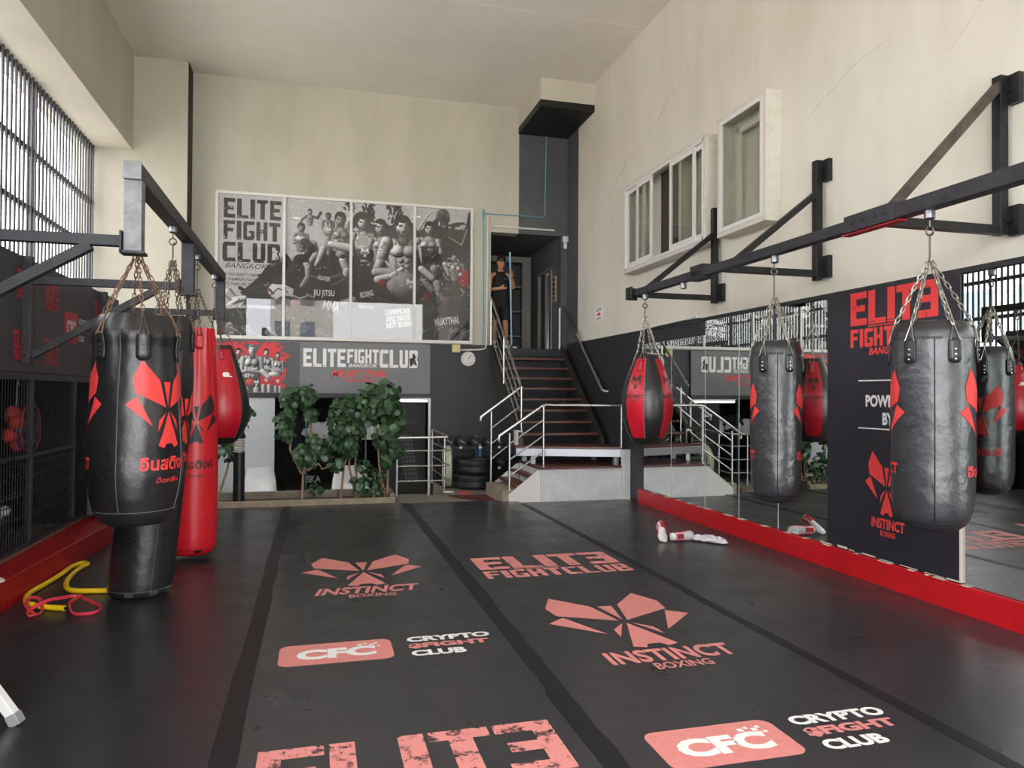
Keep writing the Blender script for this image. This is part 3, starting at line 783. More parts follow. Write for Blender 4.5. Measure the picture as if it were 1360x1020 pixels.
# ---- right wall bags
def right_bag(y, r, top, bot, label, seed):
    x = 3.465
    t = thing('punch_bag', label, 'punch bag', (x, y, bot), 'bags on the right rack')
    bg = Bag((x, y, bot), (x, y, top), cylprof(r, r*.97, r*.98), .004, 7, .004, seed)
    bg.body().build('body', M_leather2, t)
    rim(bg, t, M_leather, h=.06); th = camdir(x, y)
    seam(bg, t, th+.06, M_seam); hoop(bg, t, .055, M_seam)
    for s in (-1, 1):
        marks(bg, t, th+s*R_(99), .60, .52*r/.245, M_print_red, 'INSTINCT' if s < 0 else TH, 'BOXING' if s < 0 else None, .315, .40*r/.245, .065)
    b = MB(); g2, f2 = roundrect(.10, .035, .01); wrapped('zip_flap', rects([(-.05, -.008, .05, .008)]), bg.wrap(th, .968, .006), M_seam, t, .02)
    finish(bg, t, (3.44, y-.01, 2.632), 2.325 if y < 4 else 2.295, 6, th+R_(30), .955, M_leather, M_chain, mat('hook_iron', '5f5a55', .4, .8), m_rivet=mat('bright_rivet', 'd8d8d4', .25, 1.))
    return t
right_bag(3.50, .218, 1.913, .771, 'charcoal heavy bag with red mask emblems hanging nearest on the right, before the logo pillar', 1)
right_bag(5.00, .190, 1.904, .714, 'slim charcoal heavy bag hanging between the ball bag and the logo pillar', 2)
def ball_bag(loc, bot, top, prof, label, th_first, mred, cnt, a0, hook, gather, embs, seed, blk):
    x, y = loc
    t = thing('ball_bag', label, 'punch bag', (x, y, bot))
    bg = Bag((x, y, bot), (x, y, top), prof, .003, 8, .0, seed)
    w = 2*math.pi/cnt
    def mf(th, tt):
        if tt < .07 or tt > .965: return 0
        return 1 if int(math.floor(((th-th_first) % (2*math.pi))/w)) % 2 == 0 else 0
    bg.body(96, 48, lambda th, tt: 0).build('body', blk, t)
    for k in range(0, cnt, 2):
        b = MB(); n = 16; m = 44
        rings = []
        for i in range(m+1):
            tt = .075+(.955-.075)*i/m
            rings.append([bg.at(th_first+w*(k+j/n), tt, .004) for j in range(n+1)])
        o = len(b.v)
        for r in rings: b.v += [tuple(q) for q in r]
        for i in range(m):
            for j in range(n): b.face((o+i*(n+1)+j, o+i*(n+1)+j+1, o+(i+1)*(n+1)+j+1, o+(i+1)*(n+1)+j))
        b.build('panel', mred, t)
    for k in range(cnt): seam(bg, t, th_first+w*k, mat('piping', '8a8a86', .5) if k % 2 else M_seam, .07, .96, 'piping')
    for k, kind in embs:
        th = th_first+w*(k+.5)
        wrapped('emblem', fit2d(*emblem(), (.13, .15)), bg.wrap(th, .70, .007), M_print_blk, t, .02)
        wrapped('lettering', text2d('INSTINCT', (.21, .035), .02), bg.wrap(th, .535, .007), M_print_blk, t, .02)
        wrapped('lettering', text2d('BOXING', (.09, .016), .0), bg.wrap(th, .495, .007), M_print_blk, t, .02)
    return t, bg
pr = [(0, .095), (.015, .143), (.05, .167), (.10, .196), (.20, .234), (.33, .265), (.45, .272), (.57, .263), (.70, .234), (.82, .191), (.92, .148), (.97, .129), (1, .115)]
th = camdir(3.46, 7.29)
t, bg = ball_bag((3.46, 7.29), 1.015, 1.97, pr, 'red and black panelled ball bag hanging farthest on the right rack', th-R_(52), M_redl2, 8, 0, None, None, [(0, 1), (2, 1), (4, 1), (6, 1)], 4, M_leather)
finish(bg, t, (3.44, 7.31, 2.632), 2.38, 4, th-R_(24), .95, M_redl2, M_chain, M_darkchain, strap_h=.13, strap_w=.05)
# ---- left bags
# 1: wide black bag nearest
x, y = -1.08, 5.03
t = thing('punch_bag', 'wide black leather bag bulging low with a red mask emblem, nearest on the left rack', 'punch bag', (x, y, .70))
pf1 = [(0, .11), (.008, .17), (.03, .20), (.075, .230), (.085, .233), (.16, .256), (.28, .270), (.42, .268), (.6, .257), (.78, .243), (.88, .236), (.93, .245), (.965, .236), (1, .212)]
bg = Bag((x, y, .725), (x, y, 1.97), pf1, .014, 7, .008, 5)
bg.body(96, 64).build('body', M_leather3, t); th = camdir(x, y)
rim(bg, t, M_leather, h=.05, t0=.98)
seam(bg, t, th-R_(22), M_seaml, .08, .93); hoop(bg, t, .08, M_seaml); seam(bg, t, th+R_(70), M_seaml, .08, .93)
marks(bg, t, th+R_(43), .60, .50, M_print_red, TH, 'บ็อกซิ่ง', .315, .36, .085, .05)
marks(bg, t, th-R_(100), .60, .50, M_print_red, 'INSTINCT', 'BOXING', .315, .36, .075)
finish(bg, t, (-1.08, 5.03, 2.837), 2.40, 6, th+R_(8), .935, M_leather, M_rust, M_rust, strap_h=.17, strap_w=.075, m_rivet=mat('dull_rivet', '6d6964', .4, .9))
# 2: long black bag resting on the mat, leaning
t = thing('banana_bag', 'long black bag leaning with its end on the mat, behind the wide black bag', 'punch bag', (-1.28, 6.18, .0))
pf2 = [(0, .15), (.004, .19), (.015, .213), (.03, .222), (.06, .228), (.3, .228), (.6, .222), (.8, .20), (.92, .165), (.97, .155), (1, .13)]
bg = Bag((-1.285, 6.17, .003), (-1.08, 6.18, 2.10), pf2, .012, 6, .004, 6)
bg.body(72, 60).build('body', M_leather3, t); th = camdir(-1.2, 6.18)
rim(bg, t, M_leather, h=.03); hoop(bg, t, .03, M_seaml); seam(bg, t, th+R_(18), M_seaml, .03, .95)
marks(bg, t, th+R_(50), .655, .44, M_print_red, TH, None, .50, .36, .08)
b = MB()
for a in (-20, 25, 60):
    g2 = rects([(-.03, -.035, .03, .035)]); wrapped('bottom_patch', g2, bg.wrap(th+R_(a), .012, .003), M_seaml, t, .02)
finish(bg, t, (-1.08, 6.18, 2.837), 2.56, 6, th+R_(20), .955, M_leather, M_darkchain, M_darkchain, strap_h=.16, strap_w=.06)
# 3: long red bag
t = thing('banana_bag', 'long red bag with black mask emblem, hanging close to the mat on the left', 'punch bag', (-1.09, 7.42, .04))
pf3 = [(0, .12), (.006, .17), (.02, .195), (.04, .207), (.08, .212), (.35, .214), (.6, .20), (.75, .185), (.88, .165), (.95, .152), (1, .145)]
bg = Bag((-1.10, 7.40, .04), (-1.08, 7.39, 2.14), pf3, .016, 7, .003, 8)
bg.body(80, 60).build('body', M_redl, t); th = camdir(-1.09, 7.4)
hoop(bg, t, .035, mat('red_seam', '8f1019', .5))
marks(bg, t, th+R_(4), .60, .43, M_print_blk, TH, 'บ็อกซิ่ง', .405, .34, .085, .1)
wrapped('bottom_patch', rects([(-.03, -.05, .03, .012)]), bg.wrap(th+R_(14), .025, .003), M_print_blk, t, .02)
wrapped('side_print', rects([(-.006, -.06, .006, .06)]), bg.wrap(th-R_(50), .86, .003), M_wprint, t, .02)
finish(bg, t, (-1.08, 7.39, 2.837), 2.50, 4, th+R_(10), .965, M_redl, M_darkchain, M_darkchain, strap_h=.14, strap_w=.07, m_rivet=MATS['dull_rivet'])
# 4: red teardrop bag at the back
pr4 = [(0, .09), (.015, .14), (.06, .19), (.14, .245), (.24, .285), (.34, .298), (.46, .288), (.6, .255), (.74, .205), (.88, .15), (.96, .12), (1, .10)]
th = camdir(-1.0, 8.61)
t, bg = ball_bag((-1.0, 8.61), .975, 2.06, pr4, 'red teardrop bag with black strips hanging farthest on the left rack', th-R_(17), M_redl2, 6, 0, None, None, [], 9, M_leather)
wrapped('mark', merge(roundrect(.07, .05, .02), shift(rects([(-.03, -.006, .03, .006)]), .03, -.02)), bg.wrap(th+R_(12), .70, .006), M_wprint, t, .015)
finish(bg, t, (-1.08, 8.61, 2.837), 2.45, 4, th+R_(0), .95, M_redl2, M_darkchain, M_darkchain, strap_h=.12, strap_w=.05)
# ================================================================== PRINTED POSTERS
class Print:
    """a small painter that lays down the ink of a printed poster, cell by cell"""
    def __init__(s, w, h, k, col):
        s.w, s.h, s.k = w, h, k; s.nx, s.ny = int(w*k)+1, int(h*k)+1
        s.X, s.Y = np.meshgrid(np.linspace(0, w, s.nx), np.linspace(0, h, s.ny))
        s.a = np.ones((s.ny, s.nx, 3))*np.array(col); s.rs = np.random.RandomState(5)
    def put(s, m, c): s.a = s.a*(1-m[..., None])+np.asarray(c)*m[..., None]
    def cap(s, a, b, ra, rb, base=.7, con=.55, tint=(1, 1, 1), lx=-.6, ly=-.55, rim=.25, edge=True):
        ax, ay = a; bx, by = b; dx, dy = bx-ax, by-ay; L2 = dx*dx+dy*dy+1e-9
        t = np.clip(((s.X-ax)*dx+(s.Y-ay)*dy)/L2, 0, 1)
        ex, ey = s.X-(ax+t*dx), s.Y-(ay+t*dy); r = ra+(rb-ra)*t; d = np.sqrt(ex*ex+ey*ey)/r
        m = np.clip((1.06-d)*np.maximum(r*1.6, 1.5), 0, 1); nz = np.sqrt(np.clip(1-d*d, 0, 1))
        l = base*(1-con+con*1.25*np.clip(ex/r*lx+ey/r*ly+nz*.6, 0, 1.2))
        if edge: l = l*(1-.55*np.clip((d-.8)/.25, 0, 1))
        s.put(m, l[..., None]*np.array(tint))
    def ell(s, c, rx, ry, base=.7, con=.5, tint=(1, 1, 1), rot=0, lx=-.6, ly=-.5, flat=False):
        q = R_(rot); x = s.X-c[0]; y = s.Y-c[1]; x, y = x*math.cos(q)+y*math.sin(q), -x*math.sin(q)+y*math.cos(q)
        d = np.sqrt((x/rx)**2+(y/ry)**2); m = np.clip((1.08-d)*max(min(rx, ry)*1.6, 1.5), 0, 1)
        if flat: s.put(m, np.ones(3)*base*np.array(tint)); return
        nz = np.sqrt(np.clip(1-d*d, 0, 1)); l = base*(1-con+con*1.25*np.clip(x/rx*lx+y/ry*ly+nz*.6, 0, 1.2))
        s.put(m, l[..., None]*np.array(tint))
    def poly(s, pts, c, a=1.):
        ins = np.zeros_like(s.X, bool); n = len(pts)
        for i in range(n):
            x0, y0 = pts[i]; x1, y1 = pts[(i+1) % n]
            if y0 == y1: continue
            k = ((y0 > s.Y) != (y1 > s.Y)) & (s.X < (x1-x0)*(s.Y-y0)/(y1-y0)+x0); ins ^= k
        s.put(ins*a, c)
    def emb(s, c, k, col):
        g = emblem(k)
        for f in g[1]: s.poly([(c[0]+g[0][i][0], c[1]-g[0][i][1]) for i in f], col)
    def head(s, c, r, base=.72, hair=.08, turn=0., beard=False, shade=.75):
        x, y = c; t = turn*r
        s.cap((x, y+r*.9), (x+r*.05, y+r*1.75), r*.55, r*.72, base*.55, .7)
        s.ell((x-r*.9, y+r*.15), r*.15, r*.28, base*.8); s.ell((x+r*.9, y+r*.15), r*.15, r*.28, base*.4)
        s.ell((x, y-r*.25), r*.98, r*1.12, hair, .5)
        s.ell((x, y+r*.2), r*.82, r*1.14, base*1.15, shade); s.poly([(x-r*.7, y+r*.75), (x-r*.35, y+r*1.32), (x+r*.35, y+r*1.32), (x+r*.7, y+r*.75), (x, y+r*1.0)], (base*.55,)*3, .35)
        s.ell((x+r*.55, y+r*.35), r*.3, r*.85, base*.35, .3, lx=.5); s.ell((x, y-r*.88), r*.82, r*.46, hair, .4); s.ell((x-r*.72, y-r*.4), r*.2, r*.42, hair, .3); s.ell((x+r*.74, y-r*.4), r*.2, r*.5, hair, .3)
        for e in (-1, 1):
            s.ell((x+t+e*r*.36, y-r*.02), r*.30, r*.17, base*.62, .1, flat=True); s.ell((x+t+e*r*.37, y-r*.14), r*.28, r*.07, hair, .1, rot=e*8, flat=True)
            s.ell((x+t+e*r*.36, y+r*.06), r*.18, r*.08, .06, flat=True)
        s.cap((x+t, y+r*.05), (x+t-r*.03, y+r*.48), r*.09, r*.17, base*1.1, .8, edge=False); s.ell((x+t+r*.12, y+r*.5), r*.16, r*.10, base*.35, flat=True); s.ell((x+t, y+r*.62), r*.2, r*.05, base*.3, flat=True)
        if beard:
            s.ell((x+t, y+r*.74), r*.36, r*.1, hair, flat=True); s.ell((x+t, y+r*1.14), r*.36, r*.24, hair*1.2, flat=True); s.ell((x-r*.55, y+r*.8), r*.14, r*.4, hair*2, flat=True)
        s.ell((x+t, y+r*.86), r*.27, r*.07, base*.28, flat=True); s.ell((x+t, y+r*.98), r*.2, r*.06, base*.8, flat=True)
    def torso(s, c, w, h, base=.72, arms=True, pose='guard', vest=None, glove=.25):
        x, y = c
        s.cap((x-w*.34, y+h*.12), (x-w*.2, y+h), w*.24, w*.2, base, .7); s.cap((x+w*.34, y+h*.12), (x+w*.2, y+h), w*.24, w*.2, base*.7, .7)
        s.cap((x, y+h*.1), (x, y+h), w*.28, w*.25, base*.92, .5)
        s.ell((x-w*.2, y+h*.26), w*.24, h*.17, base*1.2, .9); s.ell((x+w*.2, y+h*.26), w*.24, h*.17, base*.85, .95)
        for k in range(3):
            for e in (-1, 1): s.ell((x+e*w*.1, y+h*(.52+.15*k)), w*.1, h*.07, base*.85, .9)
        s.ell((x-w*.2, y+h*.33), w*.03, w*.03, base*.3, flat=True); s.ell((x+w*.22, y+h*.33), w*.03, w*.03, base*.3, flat=True)
        if vest: s.poly([(x-w*.3, y-h*.02), (x-w*.12, y+h*.12), (x+w*.12, y+h*.12), (x+w*.3, y-h*.02), (x+w*.34, y+h), (x-w*.34, y+h)], (vest,)*3)
        s.ell((x-w*.52, y+h*.1), w*.17, w*.18, base, .7); s.ell((x+w*.52, y+h*.1), w*.17, w*.18, base*.75, .7)
        if pose == 'guard':
            for e, kk in ((-1, 1), (1, .8)):
                s.cap((x+e*w*.54, y+h*.12), (x+e*w*.6, y+h*.62), w*.14, w*.12, base*kk, .7); s.cap((x+e*w*.6, y+h*.62), (x+e*w*.26, y+h*.4), w*.13, w*.09, base*kk, .7)
                s.ell((x+e*w*.2, y+h*.33), w*.17, w*.16, glove, .7)
        elif pose == 'cross':
            for e, kk in ((-1, 1), (1, .8)): s.cap((x+e*w*.54, y+h*.12), (x+e*w*.6, y+h*.62), w*.15, w*.13, base*kk, .7)
            s.cap((x-w*.6, y+h*.66), (x+w*.3, y+h*.52), w*.13, w*.09, base, .85); s.cap((x+w*.6, y+h*.66), (x-w*.3, y+h*.6), w*.13, w*.09, base*.85, .75)
        elif pose == 'down':
            for e, kk in ((-1, 1), (1, .75)):
                s.cap((x+e*w*.54, y+h*.12), (x+e*w*.66, y+h*.62), w*.14, w*.12, base*kk, .7); s.cap((x+e*w*.66, y+h*.62), (x+e*w*.62, y+h*1.1), w*.12, w*.08, base*kk, .7); s.ell((x+e*w*.62, y+h*1.18), w*.1, w*.12, base*kk)
    def limb(s, pts, r0, r1, base=.6, **k):
        n = len(pts)-1
        for i in range(n): s.cap(pts[i], pts[i+1], r0+(r1-r0)*i/n, r0+(r1-r0)*(i+1)/n, base, .7, **k)
    def splash(s, box, n, col, r=(.5, 2.), a=1., ang=None):
        x0, y0, x1, y1 = box
        for _ in range(n):
            x, y = s.rs.uniform(x0, x1), s.rs.uniform(y0, y1); q = s.rs.uniform(0, 360) if ang is None else ang+s.rs.uniform(-25, 25)
            rr3 = s.rs.uniform(*r); s.ell((x, y), rr3*s.rs.uniform(.8, 2.4), rr3*.5, 1., 0, col, q, flat=True)
    def noise(s, amp, k):
        n = s.rs.rand(s.ny//k+2, s.nx//k+2); n = np.kron(n, np.ones((k, k)))[:s.ny, :s.nx]; s.a *= 1+amp*(n[..., None]-.5)
    def grid(s, name, o, ex, ey, m, parent, win=None):
        """mesh of the sheet (or of the window win = x0,y0,x1,y1 in sheet units), one colour per point"""
        x0, y0, x1, y1 = win or (0, 0, s.w, s.h)
        i0, i1 = int(round(x0*s.k)), min(s.nx-1, int(round(x1*s.k))); j0, j1 = int(round(y0*s.k)), min(s.ny-1, int(round(y1*s.k)))
        sub = np.clip(s.a[j0:j1+1, i0:i1+1], 0, 1); nj, ni = sub.shape[:2]
        o, ex, ey = V(o), V(ex), V(ey)
        w0 = LOC.get(parent.name, V((0, 0, 0)))
        xs = s.X[j0:j1+1, i0:i1+1].ravel(); ys = (s.h-s.Y[j0:j1+1, i0:i1+1]).ravel()
        co = np.array(o-w0)[None]+xs[:, None]*np.array(ex)[None]+ys[:, None]*np.array(ey)[None]
        idx = np.arange(ni*nj).reshape(nj, ni)
        q = np.stack([idx[1:, :-1], idx[1:, 1:], idx[:-1, 1:], idx[:-1, :-1]], -1).reshape(-1, 4)
        me = bpy.data.meshes.new(name); me.vertices.add(len(co)); me.vertices.foreach_set('co', co.ravel().astype('f'))
        me.loops.add(q.size); me.polygons.add(len(q)); me.loops.foreach_set('vertex_index', q.ravel()); me.polygons.foreach_set('loop_start', np.arange(0, q.size, 4))
        me.update(calc_edges=True)
        ca = me.color_attributes.new('print', 'FLOAT_COLOR', 'POINT')
        c = sub.reshape(-1, 3); c = np.where(c <= .04045, c/12.92, ((c+.055)/1.055)**2.4)
        ca.data.foreach_set('color', np.concatenate([c, np.ones((len(c), 1))], 1).ravel().astype('f'))
        me.materials.append(m); ob = bpy.data.objects.new(name, me); COL.objects.link(ob); ob.parent = parent; LOC[ob.name] = w0
        return ob

def dr(x, y): return (x-287, (y-(252+.0758*(x-287)))*195/(197-.0468*(x-284)))
pr_ = Print(343, 195, 1.8, (.70, .70, .70))
pr_.a *= (1-.06*np.clip(pr_.Y/195, 0, 1))[..., None]
D = [dr(*p) for p in ((287, 412), (318, 408), (326, 398), (318, 388), (330, 378), (341, 368), (352, 352), (366, 345), (376, 336), (388, 352), (402, 332), (420, 333), (440, 325), (462, 322), (472, 312), (484, 298), (500, 293), (514, 300), (524, 293), (546, 297), (552, 308), (566, 300), (580, 288), (600, 308), (618, 306), (628, 300), (632, 460), (287, 460))]
pr_.poly(D, (.17, .17, .18))
pr_.a *= (1-.0*pr_.X[..., None])
pr_.splash((0, 140, 343, 195), 160, (.30, .30, .31), (1, 5)); pr_.splash((0, 110, 343, 195), 140, (.09, .09, .10), (1, 5))
def F(x, y): return dr(x, y)
# dark hands and leaves behind the heads
pr_.splash((188, 2, 205, 30), 40, (.12, .12, .12), (1.5, 4), ang=60); pr_.splash((163, 0, 178, 14), 16, (.13, .13, .13), (1.5, 3.5), ang=40)
pr_.splash((222, 0, 242, 26), 26, (.12, .12, .13), (2, 4.5), ang=100); pr_.splash((312, 22, 341, 62), 60, (.12, .12, .12), (1.5, 4), ang=-35)
# panel 2 people
c = F(406, 281); pr_.head(c, 3.2, .6); pr_.torso((c[0], c[1]+5), 9, 12, .62, pose='none'); pr_.limb([(c[0]-4, c[1]+6), (c[0]-9, c[1]+10), (c[0]-12, c[1]+15)], 1.6, 1.2, .3); pr_.limb([(c[0]+4, c[1]+6), (c[0]+10, c[1]+8), (c[0]+14, c[1])], 1.7, 2., .22)
c = F(430, 287); pr_.head(c, 3.8, .4); pr_.torso((c[0], c[1]+6), 13, 18, .5, pose='guard', glove=.7)
c = F(395, 302); pr_.head(c, 5, .55); pr_.torso((c[0], c[1]+8), 15, 22, .55, pose='guard', glove=.3); pr_.ell((c[0], c[1]+15), 9, 3.2, .78)
c = F(459, 296); pr_.ell(c, 8, 9, .72); pr_.ell((c[0]+2, c[1]+2), 5, 6, .3)
c = F(446, 291); pr_.head(c, 7.6, .56); pr_.torso((c[0]+1, c[1]+15), 27, 28, .58, pose='down')
pr_.ell(F(430, 306), 7, 7.5, .62); pr_.emb((F(430, 306)[0], F(430, 306)[1]), 6.5, (.85, .85, .85))
pr_.limb([F(441, 322), F(447, 330), F(457, 330)], 4.5, 4.5, .72)
pr_.cap(F(434, 324), F(458, 329), 5, 6, .78, .5); pr_.emb(F(433, 332), 5, (.3, .3, .3))
pr_.limb([F(410, 325), F(414, 338), F(405, 350)], 6, 3, .62); pr_.limb([F(424, 330), F(418, 345), F(414, 352)], 5, 2.6, .72); pr_.cap(F(400, 322), F(409, 330), 6, 6, .14)
pr_.limb([F(433, 345), F(437, 360)], 5, 4, .2); pr_.limb([F(450, 346), F(455, 360), F(453, 368)], 6, 5, .75); pr_.ell(F(447, 338), 7, 5, .6); pr_.ell(F(450, 341), 4, 3, .12)
# wrestlers low left
pr_.ell(F(395, 347), 10, 9.5, .15, .6); pr_.ell(F(402, 353), 6, 5, .66); pr_.limb([F(404, 356), F(404, 368), F(396, 380)], 4.5, 3, .68); pr_.limb([F(390, 356), F(374, 372), F(380, 384)], 9, 7, .20)
pr_.limb([F(430, 372), F(447, 366), F(458, 378)], 4, 3, .38); pr_.limb([F(436, 380), F(452, 372)], 3, 2, .42); pr_.limb([F(404, 366), F(430, 372)], 1.2, 1, .6)
pr_.limb([F(382, 392), F(394, 397), F(406, 393)], 2.4, 1.8, .85); pr_.limb([F(404, 392), F(412, 396)], 2.5, 1.5, .8)
# panel 1: grapplers
pr_.ell(F(349, 370), 8, 7, .14); pr_.limb([F(345, 378), F(355, 362), F(372, 352)], 8, 6, .15); pr_.limb([F(360, 352), F(372, 346)], 4, 4, .4)
pr_.poly([F(352, 384), F(358, 377), (F(374, 378)[0], F(374, 378)[1]), F(386, 384), F(384, 394), F(372, 392), F(364, 397), F(356, 393)], (.80, .80, .80)); pr_.limb([F(356, 392), F(366, 383), F(378, 388)], 1.2, 1.0, .35); pr_.limb([F(372, 392), F(376, 382)], 1., .8, .3); pr_.limb([F(354, 384), F(360, 390)], 2, 1.5, .55, tint=(1, .45, .45)); pr_.ell(F(351, 377), 4, 3.4, .55); pr_.ell(F(349, 375), 3.6, 2.6, .1)
pr_.limb([F(318, 382), F(332, 391), F(346, 394)], 2.6, 1.6, .1); pr_.limb([F(303, 388), F(312, 398), F(324, 396)], 6, 4, .78); pr_.limb([F(306, 404), F(315, 398)], 4, 3, .88)
for q, bb in ((F(306, 432), .5), (F(330, 436), .45), (F(356, 438), .42), (F(398, 430), .5), (F(420, 440), .4)):
    pr_.ell(q, 5, 4.5, bb*1.2); pr_.limb([(q[0]-2, q[1]+4), (q[0]+4, q[1]+11), (q[0]-6, q[1]+14)], 5, 3, bb); pr_.limb([(q[0]+2, q[1]+3), (q[0]+9, q[1]+7)], 2.2, 1.5, bb*1.3)
pr_.splash((0, 150, 260, 193), 60, (.62, .62, .63), (.8, 2.6)); pr_.splash((90, 140, 150, 150), 30, (.55, .16, .17), (1, 3)); pr_.splash((0, 182, 14, 193), 14, (.5, .1, .12), (1, 3))
# panel 3 people
c = F(476, 295); pr_.ell((c[0]-1, c[1]-2), 11.5, 12, .1, .4); pr_.head(c, 8, .68, .07); pr_.torso((c[0]+1, c[1]+16), 24, 26, .68, pose='down', vest=.62)
c = F(500, 302); pr_.head(c, 8.6, .62, .08); pr_.torso((c[0]+2, c[1]+17), 28, 30, .64, pose='down')
c = F(529, 331); pr_.torso((c[0]+4, c[1]-10), 44, 52, .74, pose='none')
pr_.cap(F(508, 322), F(500, 347), 9, 8, .74, .8); pr_.cap(F(500, 349), F(494, 362), 7.5, 6, .70, .8)
for _ in range(26):
    q = pr_.rs.uniform(0, 1); pr_.ell((F(508, 322)[0]-8*q+pr_.rs.uniform(-5, 5), F(508, 322)[1]+26*q+pr_.rs.uniform(-3, 3)), pr_.rs.uniform(.8, 2.2), pr_.rs.uniform(.5, 1.2), .28, rot=pr_.rs.uniform(0, 180), flat=True)
c = F(531, 301); pr_.head(c, 11.2, .72, .10, .08, True, .75)
pr_.ell(F(479, 338), 12, 13, .3, .6); pr_.ell(F(479, 329), 11, 4, .7); pr_.emb(F(479, 336), 12, (.85, .85, .85)); pr_.ell(F(479, 347), 7, 2, .6)
pr_.cap(F(494, 362), F(520, 364), 6.5, 9, .72, .8); pr_.limb([F(497, 372), F(516, 367), F(530, 358)], 6, 3.5, .86)
for k in range(4): pr_.cap(F(508+k*3.2, 348+k*2.2), F(513+k*3, 356+k*1.6), 1.9, 1.7, .8)
pr_.ell(F(534, 380), 20, 19, .62, .45); pr_.ell(F(517, 380), 8, 8.5, .72, .2); pr_.emb(F(542, 378), 13, (.92, .92, .92)); pr_.ell(F(503, 377), 6, 6.5, .55, .4, (1, .3, .3))
for _ in range(10): pr_.ell((F(495, 385)[0]+pr_.rs.uniform(-6, 10), F(495, 385)[1]+pr_.rs.uniform(0, 18)), .7, 5, .45, rot=pr_.rs.uniform(10, 50), tint=(1, .55, .55), flat=True)
# panel 4 people
c = F(587, 291); pr_.torso((c[0], c[1]+18), 38, 36, .16, pose='none'); pr_.head(c, 9.5, .22, .4, .1, True); pr_.limb([F(597, 312), F(615, 325), F(625, 300), F(627, 286)], 6, 4, .2); pr_.limb([F(596, 316), F(614, 327), F(622, 306)], .9, .8, .8)
pr_.limb([F(552, 306), F(565, 288), F(571, 281)], 2, 1, .75)
c = F(568, 304); pr_.head(c, 7.4, .7, .06); pr_.torso((c[0]-1, c[1]+16), 30, 30, .72, pose='none'); pr_.limb([F(580, 321), F(583, 333), F(584, 336)], 3.5, 3.5, .75); pr_.poly([F(556, 328), F(582, 328), F(580, 352), F(558, 352)], (.14, .14, .15)); pr_.emb(F(569, 334), 8, (.5, .5, .5))
c = F(604, 343); pr_.head(c, 5.5, .6, .2); pr_.torso((c[0]+2, c[1]+9), 19, 22, .62, pose='guard', glove=.8); pr_.poly([F(611, 360), F(624, 362), F(626, 384), F(610, 380)], (.62, .14, .15)); pr_.ell(F(613, 366), 4, 3, .85)
pr_.cap(F(557, 358), F(572, 370), 5, 5, .86); pr_.ell(F(575, 358), 6, 6, .62); pr_.limb([F(590, 352), F(596, 366)], 4, 3, .75); pr_.cap(F(560, 374), F(572, 386), 4, 6, .66); pr_.limb([F(579, 378), F(582, 392), F(590, 402)], 6, 3.5, .76)
pr_.ell(F(565, 396), 5, 7, .6, .4, (1, .3, .3)); pr_.ell(F(592, 400), 5, 4, .75, .4, (1, .5, .5))
pr_.splash((268, 70, 341, 135), 70, (.75, .75, .75), (.6, 2.4)); pr_.splash((268, 120, 341, 192), 80, (.6, .6, .6), (.5, 1.8)); pr_.splash((268, 120, 341, 192), 60, (.1, .1, .1), (1, 3)); pr_.splash((270, 165, 345, 185), 10, (.6, .15, .16), (1, 3))
for q in (F(560, 440), F(580, 437), F(600, 440), F(617, 442)):
    pr_.ell(q, 3.5, 3.5, .62); pr_.limb([(q[0], q[1]+3), (q[0]-3, q[1]+12)], 3.5, 2.5, .5); pr_.limb([(q[0]+1, q[1]+3), (q[0]+8, q[1]-2)], 1.6, 1.4, .7)
pr_.a *= (1-.38*np.clip((pr_.Y-82)/55, 0, 1)*np.clip((pr_.X-60)/60, 0, 1))[..., None]; pr_.splash((100, 20, 343, 130), 90, (.08, .08, .09), (.4, 1.6)); pr_.splash((100, 60, 343, 150), 70, (.85, .85, .85), (.3, 1.0)); pr_.noise(.04, 1); pr_.noise(.10, 4)
pr_.a = np.clip((pr_.a-.45)*1.18+.46, 0, 1)
KX, KZ = 4.33/343, 2.445/195
M_poster = vcol_mat('poster_print')
def DW(x, y):
    """sheet units -> wall position"""
    return -1.62+x*KX, 2.43+(195-y)*KZ
po = thing('fighter_poster', 'four-panel black and white collage of fighters behind glass in a white frame', 'poster', (.55, YB, 2.43))
b = MB(); x0, x1, z0, z1 = -1.62, 2.71, 2.43, 4.875; yf = YB-.05; w = .045
b.box(x0, yf, z0, x1, YB-.001, z0+.055); b.box(x0, yf, z1-w, x1, YB-.001, z1)
xs = [x0, -.555, .545, 1.64, x1-w]
for k in xs: b.box(k, yf, z0+.055, k+w, YB-.001, z1-w)
b.build('frame', M_white, po, False, .004)
for k in range(4):
    a0, a1 = xs[k]+w, xs[k+1]
    u0, u1 = (a0+1.62)/KX, (a1+1.62)/KX
    o = pr_.grid('printed_panel', (-1.62, YB-.012, 2.43), X_*KX, Z_*KZ, M_poster, po, (u0, 2, u1, 191.5))
    g = MB(); g.box(a0, YB-.030, z0+.055, a1, YB-.027, z1-w); g.build('glass_pane', M_glass, po, False)
M_ptxt = distress('worn_black_ink', '201f20', .6, 13., .40)
M_pbk = mat('black_ink', '262526', .6)
M_pgw = mat('pale_grey_ink', 'c9c9c9', .6)
def pt(name, g, x, y, m, lift=.0145): 
    X, Z = DW(x, y); return decal(name, g, (X, YB-lift, Z), X_, Z_, m, po)
def ptx(s, x, y, w, h, m=None, shear=0, rot=0, bold=.02):
    g = text2d(s, (w*KX, h*KZ), bold, shear)
    if rot:
        q = R_(rot); g = ([(a*math.cos(q)-c*math.sin(q), a*math.sin(q)+c*math.cos(q)) for a, c in g[0]], g[1])
    return pt('lettering', g, x, y, m or M_pbk)
